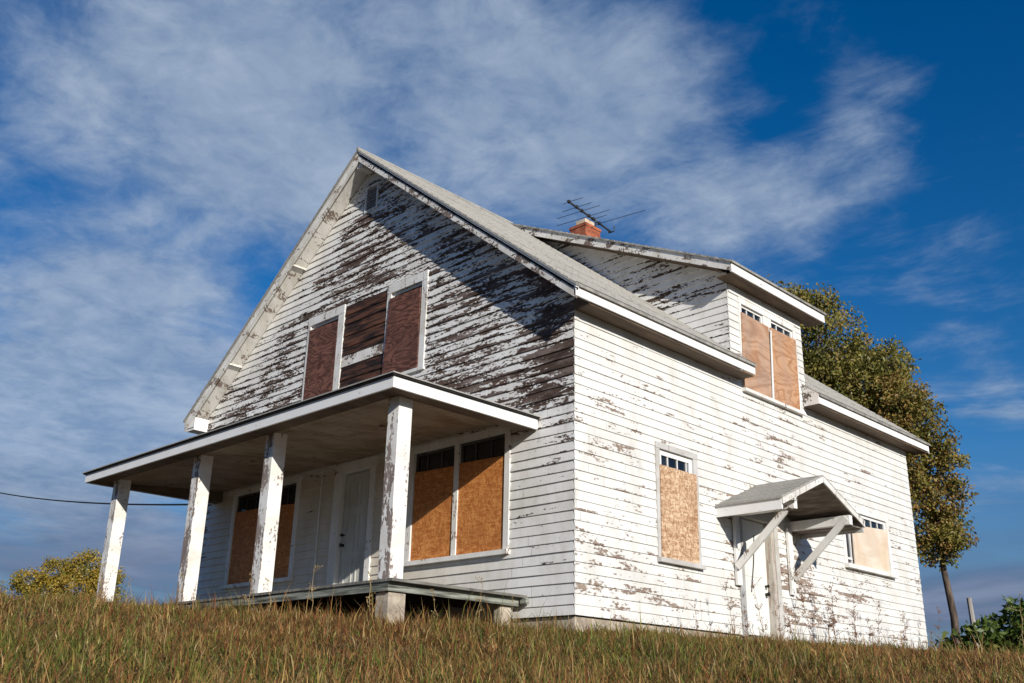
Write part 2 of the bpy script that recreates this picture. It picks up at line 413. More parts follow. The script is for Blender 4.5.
def clap(mb, M_, interval, z0, z1, openings=(), extra=(), seed=0., step=.35, off=.017):
    """lapped boards over an outline, leaving the openings free"""
    rows = []
    zs = set([z0, z1]); k = math.floor(z0/EXP)
    while k*EXP < z1:
        if k*EXP > z0: zs.add(k*EXP)
        k += 1
    fixed = set([z0, z1])
    for (_, _, a, b_) in openings:
        for q in (a, b_):
            if z0 < q < z1: zs.add(q); fixed.add(q)
    for q in extra:
        if z0 < q < z1: zs.add(q); fixed.add(q)
    zs = sorted(zs)
    zs = [q for i, q in enumerate(zs) if i == 0 or q-zs[i-1] > 1e-5]
    def jz(u, z):
        if any(abs(z-q) < 1e-6 for q in fixed): return z
        return z+.0055*mnoise.noise(Vector((u*.9+seed, z*37.7, seed)))+.0025*mnoise.noise(Vector((u*4., z*31., 1+seed)))
    def jo(u, kk): return off*(1+.5*mnoise.noise(Vector((u*.8, kk*5.3, seed+3))))
    for za, zb in zip(zs[:-1], zs[1:]):
        kk = math.floor((za+1e-6)/EXP); f0 = (za-kk*EXP)/EXP; f1 = (zb-kk*EXP)/EXP
        a0, b0 = interval(za+1e-7); a1, b1 = interval(zb-1e-7)
        if b0-a0 < .004 and b1-a1 < .004: continue
        zm = (za+zb)/2
        cuts = sorted((u0, u1) for (u0, u1, q0, q1) in openings if q0 < zm < q1)
        segs = []; lo = None
        for (u0, u1) in cuts:
            segs.append((lo, u0)); lo = u1
        segs.append((lo, None))
        for s0, s1 in segs:
            ub = (a0 if s0 is None else s0, b0 if s1 is None else s1)
            ut = (a1 if s0 is None else s0, b1 if s1 is None else s1)
            if ub[1] <= ub[0] and ut[1] <= ut[0]: continue
            ns = max(1, int(math.ceil((ub[1]-ub[0])/step)))
            vs = []
            for i in range(ns+1):
                q = i/ns; u_b = ub[0]+(ub[1]-ub[0])*q; u_t = ut[0]+(ut[1]-ut[0])*q
                ob = jo(u_b, kk)*(1-f0); ot = jo(u_t, kk)*(1-f1)
                z_b = jz(u_b, za); z_t = jz(u_t, zb)
                vs += [M_(u_b, z_b, 0.), M_(u_b, z_b, ob), M_(u_t, z_t, ot)]
            fs = []
            for i in range(ns):
                p = i*3; fs.append((p+1, p+4, p+5, p+2))
                if f0 < 1e-4: fs.append((p, p+3, p+4, p+1))
            mb.add(vs, fs)
    return mb

# openings
OPEN_F = [(-2.99, -1.17, .84, 2.36), (-7.73, -5.90, .84, 2.36), (-4.69, -3.98, .255, 2.31),
          (-5.93, -5.13, 3.70, 5.06), (-3.77, -3.02, 3.66, 5.06), (-4.965, -3.875, 3.64, 5.16), (-4.615, -4.345, 6.79, 7.215)]
OPEN_S = [(1.70, 2.48, .84, 2.29), (3.62, 4.41, -.02, 1.66), (6.82, 8.44, 1.33, 2.25), (3.99, 5.62, 3.66, 5.09)]

ztop_wall = lambda x: zroof(x)-.20
def int_front(z):
    a, b_ = -W-.012, .012
    if z > ztop_wall(0): h = (ZR-.20-z)/SL; a, b_ = max(a, XR-h), min(b_, XR+h)
    return (a, max(a, b_))
mb = clap(MB(), mapF, int_front, 0., ZR-.21, OPEN_F, extra=(ztop_wall(0.),), seed=1.)
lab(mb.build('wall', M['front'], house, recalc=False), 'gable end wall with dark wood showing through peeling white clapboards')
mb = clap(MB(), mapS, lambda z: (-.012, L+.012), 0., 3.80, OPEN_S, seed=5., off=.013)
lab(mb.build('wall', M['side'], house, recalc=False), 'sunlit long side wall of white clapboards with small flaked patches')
mb = clap(MB(), mapL, lambda z: (0., L), 0., 3.80, [], seed=9., step=1.2); mb.build('wall', M['side'], house, recalc=False)
mb = clap(MB(), mapB, int_front, 0., ZR-.21, [], extra=(ztop_wall(0.),), seed=13., step=1.2); mb.build('wall', M['side'], house, recalc=False)
# foundation
mb = MB()
mb.box(-W+.03, -.03, .03, .25, -1.2, -.012); mb.box(-.25, -.03, .25, L-.03, -1.2, -.012)
mb.box(-W+.03, -W+.25, .25, L-.03, -1.2, -.012); mb.box(-W+.25, -.25, L-.25, L-.03, -1.2, -.012)
mb.build('foundation', M['concrete'], house)
mb = MB(); mb.box(-W+.02, -.02, .02, L-.02, -.011, .02); mb.build('floor', M['dirtydark'], house)

# main roof -----------------------------------------------------------------
def slope(mb, x0, x1, y0, y1, t0, t1):
    """a slab parallel to the roof between depths t0 and t1 under the shingle surface"""
    mb.prism([(x0, y0, zroof(x0)-t0), (x1, y0, zroof(x1)-t0), (x1, y0, zroof(x1)-t1), (x0, y0, zroof(x0)-t1)], (0, y1-y0, 0))
YF, YB = -OF, L+OB
mb = MB()
def shingled(mb, x0, x1, y0, y1, lift=0.):
    n_ = max(1, int(abs(x1-x0)/.125)); 
    for i in range(n_):
        a = x0+(x1-x0)*i/n_; b_ = x0+(x1-x0)*(i+1)/n_
        mb.prism([(a, y0, zroof(a)-.006+lift), (b_, y0, zroof(b_)+.008+lift), (b_, y0, zroof(b_)-.035), (a, y0, zroof(a)-.035)], (0, y1-y0, 0))
shingled(mb, XR, E_+.03, YF-.03, 3.64); shingled(mb, XR, -.06, 3.64, 5.92); shingled(mb, XR, E_+.03, 5.92, YB+.03)
shingled(mb, E_-.28, E_+.03, 3.64, 3.83); shingled(mb, E_-.28, E_+.03, 5.78, 5.92)
shingled(mb, XR, -W-E_-.03, YF-.03, YB+.03)
mb.tube([(XR, YF-.03, ZR+.005), (XR, 3.4, ZR+.005)], .035, 8)
roof = mb.build('roof', M['shingle'], house)
mb = MB(); slope(mb, XR+.002, -.02, .0, L, .036, .075); slope(mb, XR-.002, -W+.02, .0, L, .036, .075); mb.build('roof_deck', M['dirtydark'], roof)
# drip edge along the front right rake, dark gap under it, then the rake board
mb = MB(); slope(mb, XR+.03, E_+.02, YF-.022, YF+.04, .037, .062); mb.build('drip_edge', M['dripmetal'], roof)
mb = MB(); slope(mb, XR+.01, E_+.0, YF+.012, YF+.04, .062, .105); slope(mb, XR-.01, -W-E_+.0, YF+.012, YF+.04, .036, .06); mb.build('felt_edge', M['blackgap'], roof)
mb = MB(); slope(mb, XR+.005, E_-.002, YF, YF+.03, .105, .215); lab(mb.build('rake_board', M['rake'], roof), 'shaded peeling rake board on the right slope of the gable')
mb = MB(); slope(mb, XR-.003, -W-E_+.002, YF-.012, YF+.03, .06, .13); slope(mb, XR-.003, -W-E_+.002, YF, YF+.028, .13, .235)
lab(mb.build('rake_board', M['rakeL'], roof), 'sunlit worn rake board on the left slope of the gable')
mb = MB(); slope(mb, XR+.003, E_-.002, YB-.03, YB, .05, .215); slope(mb, XR-.003, -W-E_+.002, YB-.03, YB, .05, .215); mb.build('rake_board', M['rake'], roof)
# soffits
mb = MB(); slope(mb, XR+.01, E_-.035, YF+.031, -.001, .165, .185); slope(mb, XR-.01, -W-E_+.035, YF+.031, -.001, .165, .185)
slope(mb, XR+.01, -.02, L+.02, YB-.031, .165, .185); slope(mb, XR-.01, -W+.02, L+.02, YB-.031, .165, .185)
mb.build('rake_soffit', M['rakeL'], roof)
for x in (XR-1.75, XR-3.55):
    mb = MB(); mb.box(x-.015, x+.02, YF+.035, -.02, zroof(x)-.216, zroof(x)-.187); mb.build('lookout', M['rakeL'], roof)
mb = MB(); mb.box(XR-.06, XR+.06, YF+.045, -.02, ZR-.33, ZR-.22); mb.build('lookout', M['rakeL'], roof)
zf0, zf1 = 3.797, 3.962
for (ya, yb) in ((YF, 3.83), (5.78, YB)):
    mb = MB(); mb.box(E_-.03, E_, ya, yb, zf0, zf1); mb.build('fascia', M['fascia'], roof, bevel=.004)
    mb = MB(); mb.box(E_-.012, E_+.012, ya, yb, zf1+.001, zf1+.016); mb.build('felt_edge', M['blackgap'], roof)
mb = MB(); mb.box(-W-E_, -W-E_+.03, YF+.001, YB, zf0, zf1); mb.build('fascia', M['fascia'], roof)
mb = MB(); mb.box(.02, E_-.031, .0, 3.825, 3.772, 3.79); mb.box(.0, E_-.031, 5.785, YB-.03, 3.772, 3.79)
mb.box(-W-E_+.031, -W-.02, YF+.032, YB-.03, 3.772, 3.79)
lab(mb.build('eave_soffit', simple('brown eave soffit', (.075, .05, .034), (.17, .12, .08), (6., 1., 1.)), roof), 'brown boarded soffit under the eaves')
mb = MB(); mb.box(.018, E_-.031, -.02, -.004, 3.775, 3.985); mb.build('eave_block', bpy.data.materials['brown eave soffit'], roof)
# end caps of the cut eaves beside the dormer, and the boxed return at the left gable foot
mb = MB()
for y in (5.775,):
    mb.prism([(0.02, y, 3.79), (E_-.001, y, 3.79), (E_-.001, y, 3.96), (.02, y, zroof(.02)-.04)], (0, .02, 0))
mb.build('eave_end', M['rake'], roof)
mb = MB()
mb.prism([(-W-E_+.03, YF+.034, 3.735), (-W-.0, YF+.034, 3.735), (-W-.0, YF+.034, zroof(-W)-.24), (-W-E_+.03, YF+.034, 3.80)], (0, OF-.04, 0))
mb.build('eave_return', M['fascia'], roof)

# chimney --------------------------------------------------------------------
mb = MB(); mb.box(-4.88, -4.45, 5.5, 5.98, 6.8, 8.57); mb.box(-4.895, -4.435, 5.485, 5.995, 8.571, 8.635)
chim = mb.build('chimney', M['brick'], house)
mb = MB(); mb.prism([(-4.85, 5.53, 8.636), (-4.48, 5.53, 8.636), (-4.54, 5.60, 8.80), (-4.79, 5.60, 8.80)], (0, .001, 0))
mb = MB()
p0 = [(-4.86, 5.52, 8.636), (-4.47, 5.52, 8.636), (-4.47, 5.96, 8.636), (-4.86, 5.96, 8.636)]
p1 = [(-4.80, 5.59, 8.70), (-4.53, 5.59, 8.70), (-4.53, 5.89, 8.70), (-4.80, 5.89, 8.70)]
p2 = [(q[0], q[1], 8.79) for q in p1]
mb.add(p0+p1+p2, [(0, 1, 5, 4), (1, 2, 6, 5), (2, 3, 7, 6), (3, 0, 4, 7), (4, 5, 9, 8), (5, 6, 10, 9), (6, 7, 11, 10), (7, 4, 8, 11), (8, 9, 10, 11), (3, 2, 1, 0)])
mb.build('chimney_cap', M['flue'], chim, bevel=.01)

# dormer ----------------------------------------------------------------------
DZ = 5.53; DS = .472                                   # top of shingles at x=E, slope of the shed roof
zd = lambda x: DZ-DS*(x-.30)
DY0, DY1 = 3.33, 6.25
mb = clap(MB(), mapS, lambda z: (3.638, 5.912), 3.80, 5.40, OPEN_S, seed=5., off=.013)
def int_cheek(z):
    a = XR+(ZR-z)/SL; b_ = .012
    if z > zd(0.)-.14: b_ = min(.012, .30-(z+.14-DZ)/DS)
    return (a, max(a, b_))
face = mb.build('dormer', M['side'], house, recalc=False)
mb = clap(MB(), mapC, int_cheek, 4.25, 7.60, [], extra=(zd(0.)-.14,), seed=21.)
lab(mb.build('dormer_side', M['cheek'], face, recalc=False), 'shaded peeling cheek of the dormer facing the gable roof')
mb = clap(MB(), mapC2, int_cheek, 4.25, 7.60, [], extra=(zd(0.)-.14,), seed=23., step=1.)
mb.build('dormer_side', M['cheek'], face, recalc=False)
def dslope(mb, x0, x1, y0, y1, t0, t1):
    mb.prism([(x0, y0, zd(x0)-t0), (x1, y0, zd(x1)-t0), (x1, y0, zd(x1)-t1), (x0, y0, zd(x0)-t1)], (0, y1-y0, 0))
mb = MB()
nseg = 36
for i in range(nseg):
    a = XR+.02+(.33-XR-.02)*i/nseg; b_ = XR+.02+(.33-XR-.02)*(i+1)/nseg
    mb.prism([(a, DY0-.025, zd(a)-.006), (b_, DY0-.025, zd(b_)+.008), (b_, DY0-.025, zd(b_)-.03), (a, DY0-.025, zd(a)-.03)], (0, DY1-DY0+.05, 0))
droof = mb.build('dormer_roof', M['shingle'], face)
mb = MB(); dslope(mb, XR+.03, -.01, DY0+.03, DY1-.03, .031, .06); mb.build('roof_deck', M['dirtydark'], face)
mb = MB(); dslope(mb, XR+.10, .298, DY0, DY0+.03, .031, .175); dslope(mb, XR+.25, .298, DY1-.03, DY1, .031, .175); mb.build('rake_board', M['rake'], face)
mb = MB(); mb.box(.27, .30, DY0+.001, DY1, 5.345, 5.497); mb.build('fascia', M['fascia'], face, bevel=.004)
mb = MB(); mb.box(.286, .318, DY0+.5, DY1+.02, 5.4985, 5.524); mb.build('felt_edge', M['blackgap'], face)
mb = MB(); mb.box(.0, .269, DY0+.031, DY1-.031, 5.33, 5.347)
dslope(mb, XR+.2, -.0, DY0+.031, 3.63, .15, .168); dslope(mb, XR+.2, -.0, 5.92, DY1-.031, .15, .168)
mb.build('eave_soffit', bpy.data.materials['brown eave soffit'], face)
mb = MB(); mb.wbox(mapS, 3.67, 5.88, 5.20, 5.329, .0, .024); mb.build('frieze_board', M['trim'], face)

# windows ---------------------------------------------------------------------
def window(M_, u0, u1, z0, z1, casing=(.11, .11, .10), sill=(.06, .05), mat='trim', depth=.028, recess=.05, cb=0.):
    """casing boards round an opening; returns the casing object"""
    cl, cr, ct = casing
    mb = MB()
    if cl: mb.wbox(M_, u0-cl, u0, z0-cb, z1, -recess-.02, depth)
    if cr: mb.wbox(M_, u1, u1+cr, z0-cb, z1, -recess-.02, depth)
    if ct: mb.wbox(M_, u0-cl, u1+cr, z1+.001, z1+ct, -recess-.02, depth+.004)
    w = mb.build('window', M[mat], house, bevel=.003)
    if sill:
        mb = MB(); mb.wbox(M_, u0-cl-.02, u1+cr+.02, z0-cb-sill[0], z0-cb-.001, -recess-.02, depth+sill[1]); mb.build('sill', M[mat], w)
    return w
def pane(M_, w, u0, u1, z0, z1, o=-.05, muntins=(), sash=.035, smat='sash'):
    mb = MB(); mb.wbox(M_, u0, u1, z0, z1, o-.012, o); mb.build('pane', M['glass'], w)
    if sash or muntins:
        mb = MB(); s_ = sash
        if s_:
            mb.wbox(M_, u0, u0+s_, z0, z1, o+.001, o+.026); mb.wbox(M_, u1-s_, u1, z0, z1, o+.001, o+.026); mb.wbox(M_, u0+s_+.0005, u1-s_-.0005, z1-s_, z1, o+.001, o+.025)
        for q in muntins: mb.wbox(M_, q-.008, q+.008, z0, z1-s_-.0005, o+.001, o+.018)
        mb.build('sash', M[smat], w)
def board(M_, w, pts, mat, o0=.008, th=.018, label=None):
    """plywood sheet cut to a four-cornered outline (u,z)"""
    mb = MB(); a = [M_(u, z, o0) for u, z in pts]; c_ = [M_(u, z, o0+th) for u, z in pts]
    mb.add(a+c_, [(0, 1, 2, 3), (7, 6, 5, 4), (0, 4, 5, 1), (1, 5, 6, 2), (2, 6, 7, 3), (3, 7, 4, 0)])
    ob = mb.build('plywood_board', M[mat], w, bevel=.002)
    if label: lab(ob, label)
    return ob

# porch picture windows (pairs)
w = window(mapF, -2.985, -1.175, .84, 2.355, casing=(.105, .095, .10))
mb = MB(); mb.wbox(mapF, -2.14, -2.055, .84, 2.354, -.06, .026); mb.build('mullion', M['trim'], w)
pane(mapF, w, -2.984, -2.141, .85, 2.354, muntins=(-2.75, -2.45), o=-.04, smat='darksash'); pane(mapF, w, -2.054, -1.176, .85, 2.354, muntins=(-1.77, -1.47), o=-.04, smat='darksash')
board(mapF, w, [(-2.975, .845), (-2.135, .845), (-2.135, 2.06), (-2.975, 2.085)], 'osb_porch', o0=-.012)
board(mapF, w, [(-2.06, .845), (-1.19, .845), (-1.195, 2.055), (-2.06, 2.08)], 'osb_porch', o0=-.012)
lab(w, 'paired window right of the front door, boarded with orange particle board')
w = window(mapF, -7.725, -5.905, .84, 2.355, casing=(.10, .11, .10))
mb = MB(); mb.wbox(mapF, -6.86, -6.775, .84, 2.354, -.06, .026); mb.build('mullion', M['trim'], w)
pane(mapF, w, -7.724, -6.861, .85, 2.354, muntins=(-7.45, -7.15), o=-.04, smat='darksash'); pane(mapF, w, -6.774, -5.906, .85, 2.354, muntins=(-6.5, -6.2), o=-.04, smat='darksash')
board(mapF, w, [(-7.715, .845), (-6.85, .845), (-6.85, 2.06), (-7.715, 2.07)], 'osb_porch', o0=-.012)
board(mapF, w, [(-6.785, .845), (-5.92, .845), (-5.92, 2.01), (-6.785, 2.06)], 'osb_porch', o0=-.012)
lab(w, 'paired window at the left end of the porch, boarded with orange particle board')
# upper gable windows with the bare panel between them
w = window(mapF, -5.925, -5.135, 3.70, 5.055, casing=(.08, .16, .15), mat='upcasing', sill=None)
pane(mapF, w, -5.924, -5.136, 3.70, 5.05, o=-.035)
board(mapF, w, [(-5.95, 3.69), (-5.14, 3.69), (-5.15, 4.955), (-5.95, 4.98)], 'ply_dark', o0=.012)
lab(w, 'upper gable window on the left with dark red plywood')
w = window(mapF, -3.765, -3.025, 3.66, 5.055, casing=(.10, .125, .15), mat='upcasing', sill=(.05, .02))
pane(mapF, w, -3.764, -3.026, 3.66, 5.05, o=-.035)
board(mapF, w, [(-3.845, 3.665), (-3.02, 3.665), (-3.035, 4.945), (-3.775, 4.955)], 'ply_dark', o0=.032)
lab(w, 'upper gable window on the right with dark red plywood')
mb = MB()
zz = [3.66, 3.86, 4.09, 4.285, 4.42, 4.62, 4.83, 4.99, 5.15]
for a, b_ in zip(zz[:-1], zz[1:]):
    if abs(a-4.09) < .01: continue
    mb.add([mapF(-4.96, a, .022), mapF(-3.875, a, .022), mapF(-3.875, b_, .006), mapF(-4.96, b_, .006), mapF(-4.96, a, -.01), mapF(-3.875, a, -.01)], [(0, 1, 2, 3), (4, 5, 1, 0)])
sp = mb.build('siding_panel', M['bare_dark'], house); lab(sp, 'bare dark brown boards filling the space between the two upper gable windows')
mb = MB(); mb.add([mapF(-4.96, 4.09, .024), mapF(-3.875, 4.09, .024), mapF(-3.875, 4.285, .006), mapF(-4.96, 4.285, .006), mapF(-4.96, 4.09, -.01), mapF(-3.875, 4.09, -.01)], [(0, 1, 2, 3), (4, 5, 1, 0)])
mb.build('white_board', M['rake'], sp)
# attic louvre
mb = MB(); mb.wbox(mapF, -4.65, -4.616, 6.76, 7.25, -.06, .03); mb.wbox(mapF, -4.344, -4.31, 6.76, 7.25, -.06, .03)
mb.wbox(mapF, -4.615, -4.345, 7.216, 7.25, -.06, .031); mb.wbox(mapF, -4.615, -4.345, 6.76, 6.79, -.06, .031)
v = mb.build('vent', M['upcasing'], house)
mb = MB()
for i in range(8):
    z = 6.792+i*.053; mb.add([mapF(-4.614, z, .02), mapF(-4.346, z, .02), mapF(-4.346, z+.052, .0), mapF(-4.614, z+.052, .0)], [(0, 1, 2, 3)])
mb.wbox(mapF, -4.614, -4.346, 6.791, 7.214, -.07, -.05); mb.build('louvre', M['louvre'], v, recalc=False)
# side window near the corner
w = window(mapS, 1.70, 2.48, .84, 2.285, casing=(.085, .10, .085), mat='trimgrey')
pane(mapS, w, 1.701, 2.479, .85, 2.284, muntins=(1.93, 2.15, 2.36), o=-.03, sash=.07)
board(mapS, w, [(1.665, .80), (2.49, .79), (2.515, 2.06), (1.68, 2.06)], 'osb_side', o0=.03)
lab(w, 'tall narrow side window boarded with pale particle board')
# dormer pair
w = window(mapS, 4.00, 5.61, 3.665, 5.085, casing=(.075, .08, .10), sill=(.05, .05))
mb = MB(); mb.wbox(mapS, 4.66, 4.90, 3.665, 5.084, -.06, .022); mb.build('mullion', M['trim'], w)
pane(mapS, w, 4.001, 4.659, 3.67, 5.084, muntins=(4.22, 4.44), o=-.03); pane(mapS, w, 4.901, 5.609, 3.67, 5.084, muntins=(5.13, 5.37), o=-.03)
board(mapS, w, [(3.91, 3.685), (4.71, 3.665), (4.775, 4.905), (3.965, 4.93)], 'ply_stained', o0=.03, label='stained plywood sheet on the left dormer window')
board(mapS, w, [(4.77, 3.665), (5.60, 3.665), (5.64, 4.925), (4.83, 4.92)], 'ply_dormer', o0=.032, label='swirly grained plywood sheet on the right dormer window')
mb = MB(); mb.prism([mapS(4.715, 3.67, .05), mapS(4.765, 3.67, .05), mapS(4.83, 4.86, .05), mapS(4.80, 4.86, .05)], (.012, 0, 0)); mb.build('batten', M['sash'], w)
lab(w, 'pair of dormer windows covered with reddish plywood')
# rear side window
w = window(mapS, 6.83, 8.43, 1.335, 2.245, casing=(.09, .09, .085), sill=(.07, .07))
pane(mapS, w, 6.831, 7.08, 1.34, 2.244, o=-.03, sash=.05); pane(mapS, w, 7.081, 8.429, 1.34, 2.244, o=-.03, sash=.05, muntins=(7.5, 7.9, 8.15))
mb = MB(); mb.wbox(mapS, 6.84, 7.07, 1.42, 1.455, -.028, .0); mb.build('sash_rail', M['sash'], w)
board(mapS, w, [(7.03, 1.345), (8.31, 1.345), (8.40, 2.09), (7.05, 2.01)], 'ply_pale', o0=.03)
lab(w, 'wide rear side window half covered by a pale plywood sheet')

# front door -------------------------------------------------------------------
mb = MB(); mb.wbox(mapF, -4.672, -3.998, .262, 2.292, -.10, -.055)
for (a, b_) in ((-4.585, -4.375), (-4.295, -4.085)):
    for (q0, q1) in ((.42, .98), (1.10, 1.66), (1.78, 2.17)):
        mb.wbox(mapF, a, b_, q0, q0+.028, -.0545, -.042); mb.wbox(mapF, a, b_, q1-.028, q1, -.0545, -.042)
        mb.wbox(mapF, a, a+.026, q0+.0285, q1-.0285, -.0545, -.0425); mb.wbox(mapF, b_-.026, b_, q0+.0285, q1-.0285, -.0545, -.0425)
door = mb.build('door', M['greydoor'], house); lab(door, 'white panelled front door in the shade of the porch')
mb = MB(); mb.wbox(mapF, -4.87, -4.69, .262, 2.31, -.11, .03); mb.wbox(mapF, -3.98, -3.86, .262, 2.31, -.11, .03); mb.wbox(mapF, -4.91, -3.82, 2.311, 2.47, -.11, .035)
mb.build('door_frame', M['trim'], door)
mb = MB()
for z, r in ((1.225, .032), (1.375, .024)): mb.tube([(-4.622, .055, z), (-4.622, .02, z), (-4.622, -.005, z)], [r*.6, r*.7, r], 10)
mb.build('handle', M['knob'], door)
# service conduit stub on the wall by the door
mb = MB(); mb.tube([(-5.2, -.03, .3), (-5.2, -.03, 2.45)], .012, 6); mb.build('conduit', M['trim'], house)

# porch --------------------------------------------------------------------------
PX0, PX1, PD = -8.48, -.60, 2.37
PZ0, PZ1 = 2.294, 2.428
mb = MB()
def hip(mb, x0, x1, yd, z, s_, th, inset):
    h = yd*s_
    a = [(x0, -yd, z), (x1, -yd, z), (x1, -.004, z), (x0, -.004, z)]
    bq = [(x0+yd, -.004, z+h), (x1-yd, -.004, z+h)]
    lo = [(p[0], p[1], z-th) for p in a]
    mb.add(a+bq+lo, [(0, 1, 5, 4), (1, 2, 5), (3, 0, 4), (6, 7, 1, 0), (7, 8, 2, 1), (9, 6, 0, 3), (2, 3, 4, 5)])
hip(mb, PX0-.045, PX1+.045, PD+.045, PZ1+.034, .19, .016, 0)
proof = mb.build('porch_roof', M['shingle'], house)
mb = MB(); mb.box(PX0-.03, PX1+.03, -PD-.03, -PD+.03, PZ1+.001, PZ1+.0175); mb.build('felt_edge', M['blackgap'], proof)
for q in (PX0-.03, PX1-.03):
    mb = MB(); mb.box(q, q+.06, -PD+.031, -.004, PZ1+.001, PZ1+.0175); mb.build('felt_edge', M['blackgap'], proof)
mb = MB(); mb.box(PX0, PX1, -PD, -PD+.03, PZ0, PZ1); mb.box(PX1-.03, PX1, -PD+.0305, -.02, PZ0, PZ1); mb.box(PX0, PX0+.03, -PD+.0305, -.02, PZ0, PZ1)
mb.build('fascia', M['fascia'], proof, bevel=.004)
mb = MB()
mb.box(PX0+.031, PX1-.031, -PD+.031, -PD+.27, PZ0+.012, PZ0+.03)
mb.box(PX1-.27, PX1-.031, -PD+.271, -.02, PZ0+.012, PZ0+.03); mb.box(PX0+.031, PX0+.27, -PD+.271, -.02, PZ0+.012, PZ0+.03)
mb.build('soffit', bpy.data.materials['brown eave soffit'], proof)
CZF = lambda y: PZ0+.022+.085*(y+PD-.27)
y = -PD+.271
while y < -.03:
    y2 = min(y+.14, -.021); mb = MB() if y < -PD+.28 else mb
    mb.prism([(PX0+.271, y, CZF(y)), (PX0+.271, y2-.005, CZF(y2)), (PX0+.271, y2-.005, CZF(y2)+.014), (PX0+.271, y, CZF(y)+.014)], (PX1-PX0-.542, 0, 0)); y = y2
mb.prism([(PX0+.271, -PD+.271, CZF(-PD+.271)+.016), (PX0+.271, -.021, CZF(-.021)+.016), (PX0+.271, -.021, CZF(-.021)+.022), (PX0+.271, -PD+.271, CZF(-PD+.271)+.022)], (PX1-PX0-.542, 0, 0))
for x in (-2.25, -5.3): mb.tube([(x, -1.2, CZF(-1.2)), (x, -1.2, CZF(-1.2)-.035)], .05, 10)
mb.build('porch_ceiling', M['ceil'], proof)
for x in (PX1-.2705, PX0+.2505):
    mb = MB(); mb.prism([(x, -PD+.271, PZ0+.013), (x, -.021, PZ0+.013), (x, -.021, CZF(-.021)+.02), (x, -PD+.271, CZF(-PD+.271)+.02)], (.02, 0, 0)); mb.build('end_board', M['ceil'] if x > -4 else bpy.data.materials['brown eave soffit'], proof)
GZf = lambda x, y: float(ground_z(x, y))
DT = .255
for x in (-1.05, -3.61, -5.50, -8.06):
    mb = MB(); mb.box(x, x+.2, -2.07, -1.87, DT+.002, PZ0+.05)
    mb.build('porch_post', M['post'], house, bevel=.008)
# deck
mb = MB(); x = -8.12
while x < -.84:
    mb.box(x, x+.135, -2.12, -.03, DT-.03, DT); x += .1395
deck = mb.build('porch_deck', M['decktop'], house)
mb = MB(); mb.box(-.845, -.815, -2.10, -.09, DT-.128, DT-.031); mb.box(-.80, -.70, -.085, -.03, DT-.10, DT-.03); mb.build('rim_board', M['deckwood'], deck, bevel=.004)
mb = MB(); mb.box(-8.10, -.846, -2.10, -2.07, DT-.128, DT-.031); mb.build('rim_board', M['deckwood'], deck, bevel=.004)
mb = MB()
for x in np.arange(-7.6, -1., .6): mb.box(x, x+.05, -2.06, -.03, DT-.125, DT-.031)
mb.build('joist', M['dirtydark'], deck)
for i, x in enumerate((-1.10, -3.66, -5.55, -8.11)):
    mb = MB(); mb.box(x+.03, x+.255, -2.06, -1.82, GZf(x, -2)-.4, DT-.130); mb.build('pier', M['concrete'], deck, bevel=.012)
mb = MB(); mb.box(-.99, -.87, -.34, -.16, -.6, DT-.130); mb.build('pier', M['concrete'], deck, bevel=.012)

# side door and its canopy ---------------------------------------------------------
mb = MB(); mb.wbox(mapS, 3.625, 4.405, -.015, 1.655, -.115, -.075)
mb.wbox(mapS, 3.74, 4.29, .12, .70, -.0745, -.069); mb.wbox(mapS, 3.74, 4.29, .84, 1.52, -.0745, -.069)
sdoor = mb.build('door', M['whitedoor'], house, bevel=.003); lab(sdoor, 'white side door under the small gabled canopy')
mb = MB(); mb.wbox(mapS, 3.515, 3.64, -.02, 1.66, -.12, .03); mb.build('door_frame', M['greycasing'], sdoor, bevel=.003)
mb = MB(); mb.wbox(mapS, 4.491, 4.60, -.02, 1.66, -.02, .045); mb.wbox(mapS, 3.50, 4.60, 1.661, 1.80, -.12, .034)
mb.build('door_frame', M['trimgrey'], sdoor, bevel=.003)
mb = MB(); mb.wbox(mapS, 4.41, 4.49, -.02, 1.66, -.12, .03); lab(mb.build('door_jamb', M['rawjamb'], sdoor), 'bare brown jamb board on the right of the side door')
mb = MB()
for z, r in ((.62, .034), (.735, .026)): mb.tube([(-.075, 4.335, z), (-.045, 4.335, z), (-.015, 4.335, z)], [r*.6, r*.7, r], 10)
mb.build('handle', M['knob'], sdoor)
mb = MB(); mb.tube([(-.06, 4.09, 1.45), (-.055, 4.03, 1.05), (-.058, 3.93, .62)], .006, 5); mb.build('door_shadow_line', M['wire'], sdoor)  # thin dark rod modelled in place of a diagonal shadow line on the door
mb = MB(); mb.wbox(mapS, 3.60, 4.60, -.15, -.021, -.02, .25); mb.build('door_step', M['concrete'], sdoor)
CY, CZ, CX = 4.19, 2.215, 1.04; CH = 1.18; CS = .415
zc = lambda y: CZ-CS*abs(y-CY)
def cslope(mb, y0, y1, x0, x1, t0, t1):
    mb.prism([(x0, y0, zc(y0)-t0), (x0, y1, zc(y1)-t0), (x0, y1, zc(y1)-t1), (x0, y0, zc(y0)-t1)], (x1-x0, 0, 0))
mb = MB()
for sgn in (-1, 1):
    for i in range(9):
        a = CY+sgn*CH*1.02*i/9; b_ = CY+sgn*CH*1.02*(i+1)/9
        mb.prism([(.0, a, zc(a)-.004), (.0, b_, zc(b_)+.008), (.0, b_, zc(b_)-.022), (.0, a, zc(a)-.022)], (CX+.02, 0, 0))
canopy = mb.build('door_canopy', M['shingle'], house)
mb = MB(); cslope(mb, CY, CY-CH+.01, .0, CX-.03, .0225, .045); cslope(mb, CY, CY+CH-.01, .0, CX-.03, .0225, .045)
mb.build('canopy_boards', M['oldboard'], canopy)
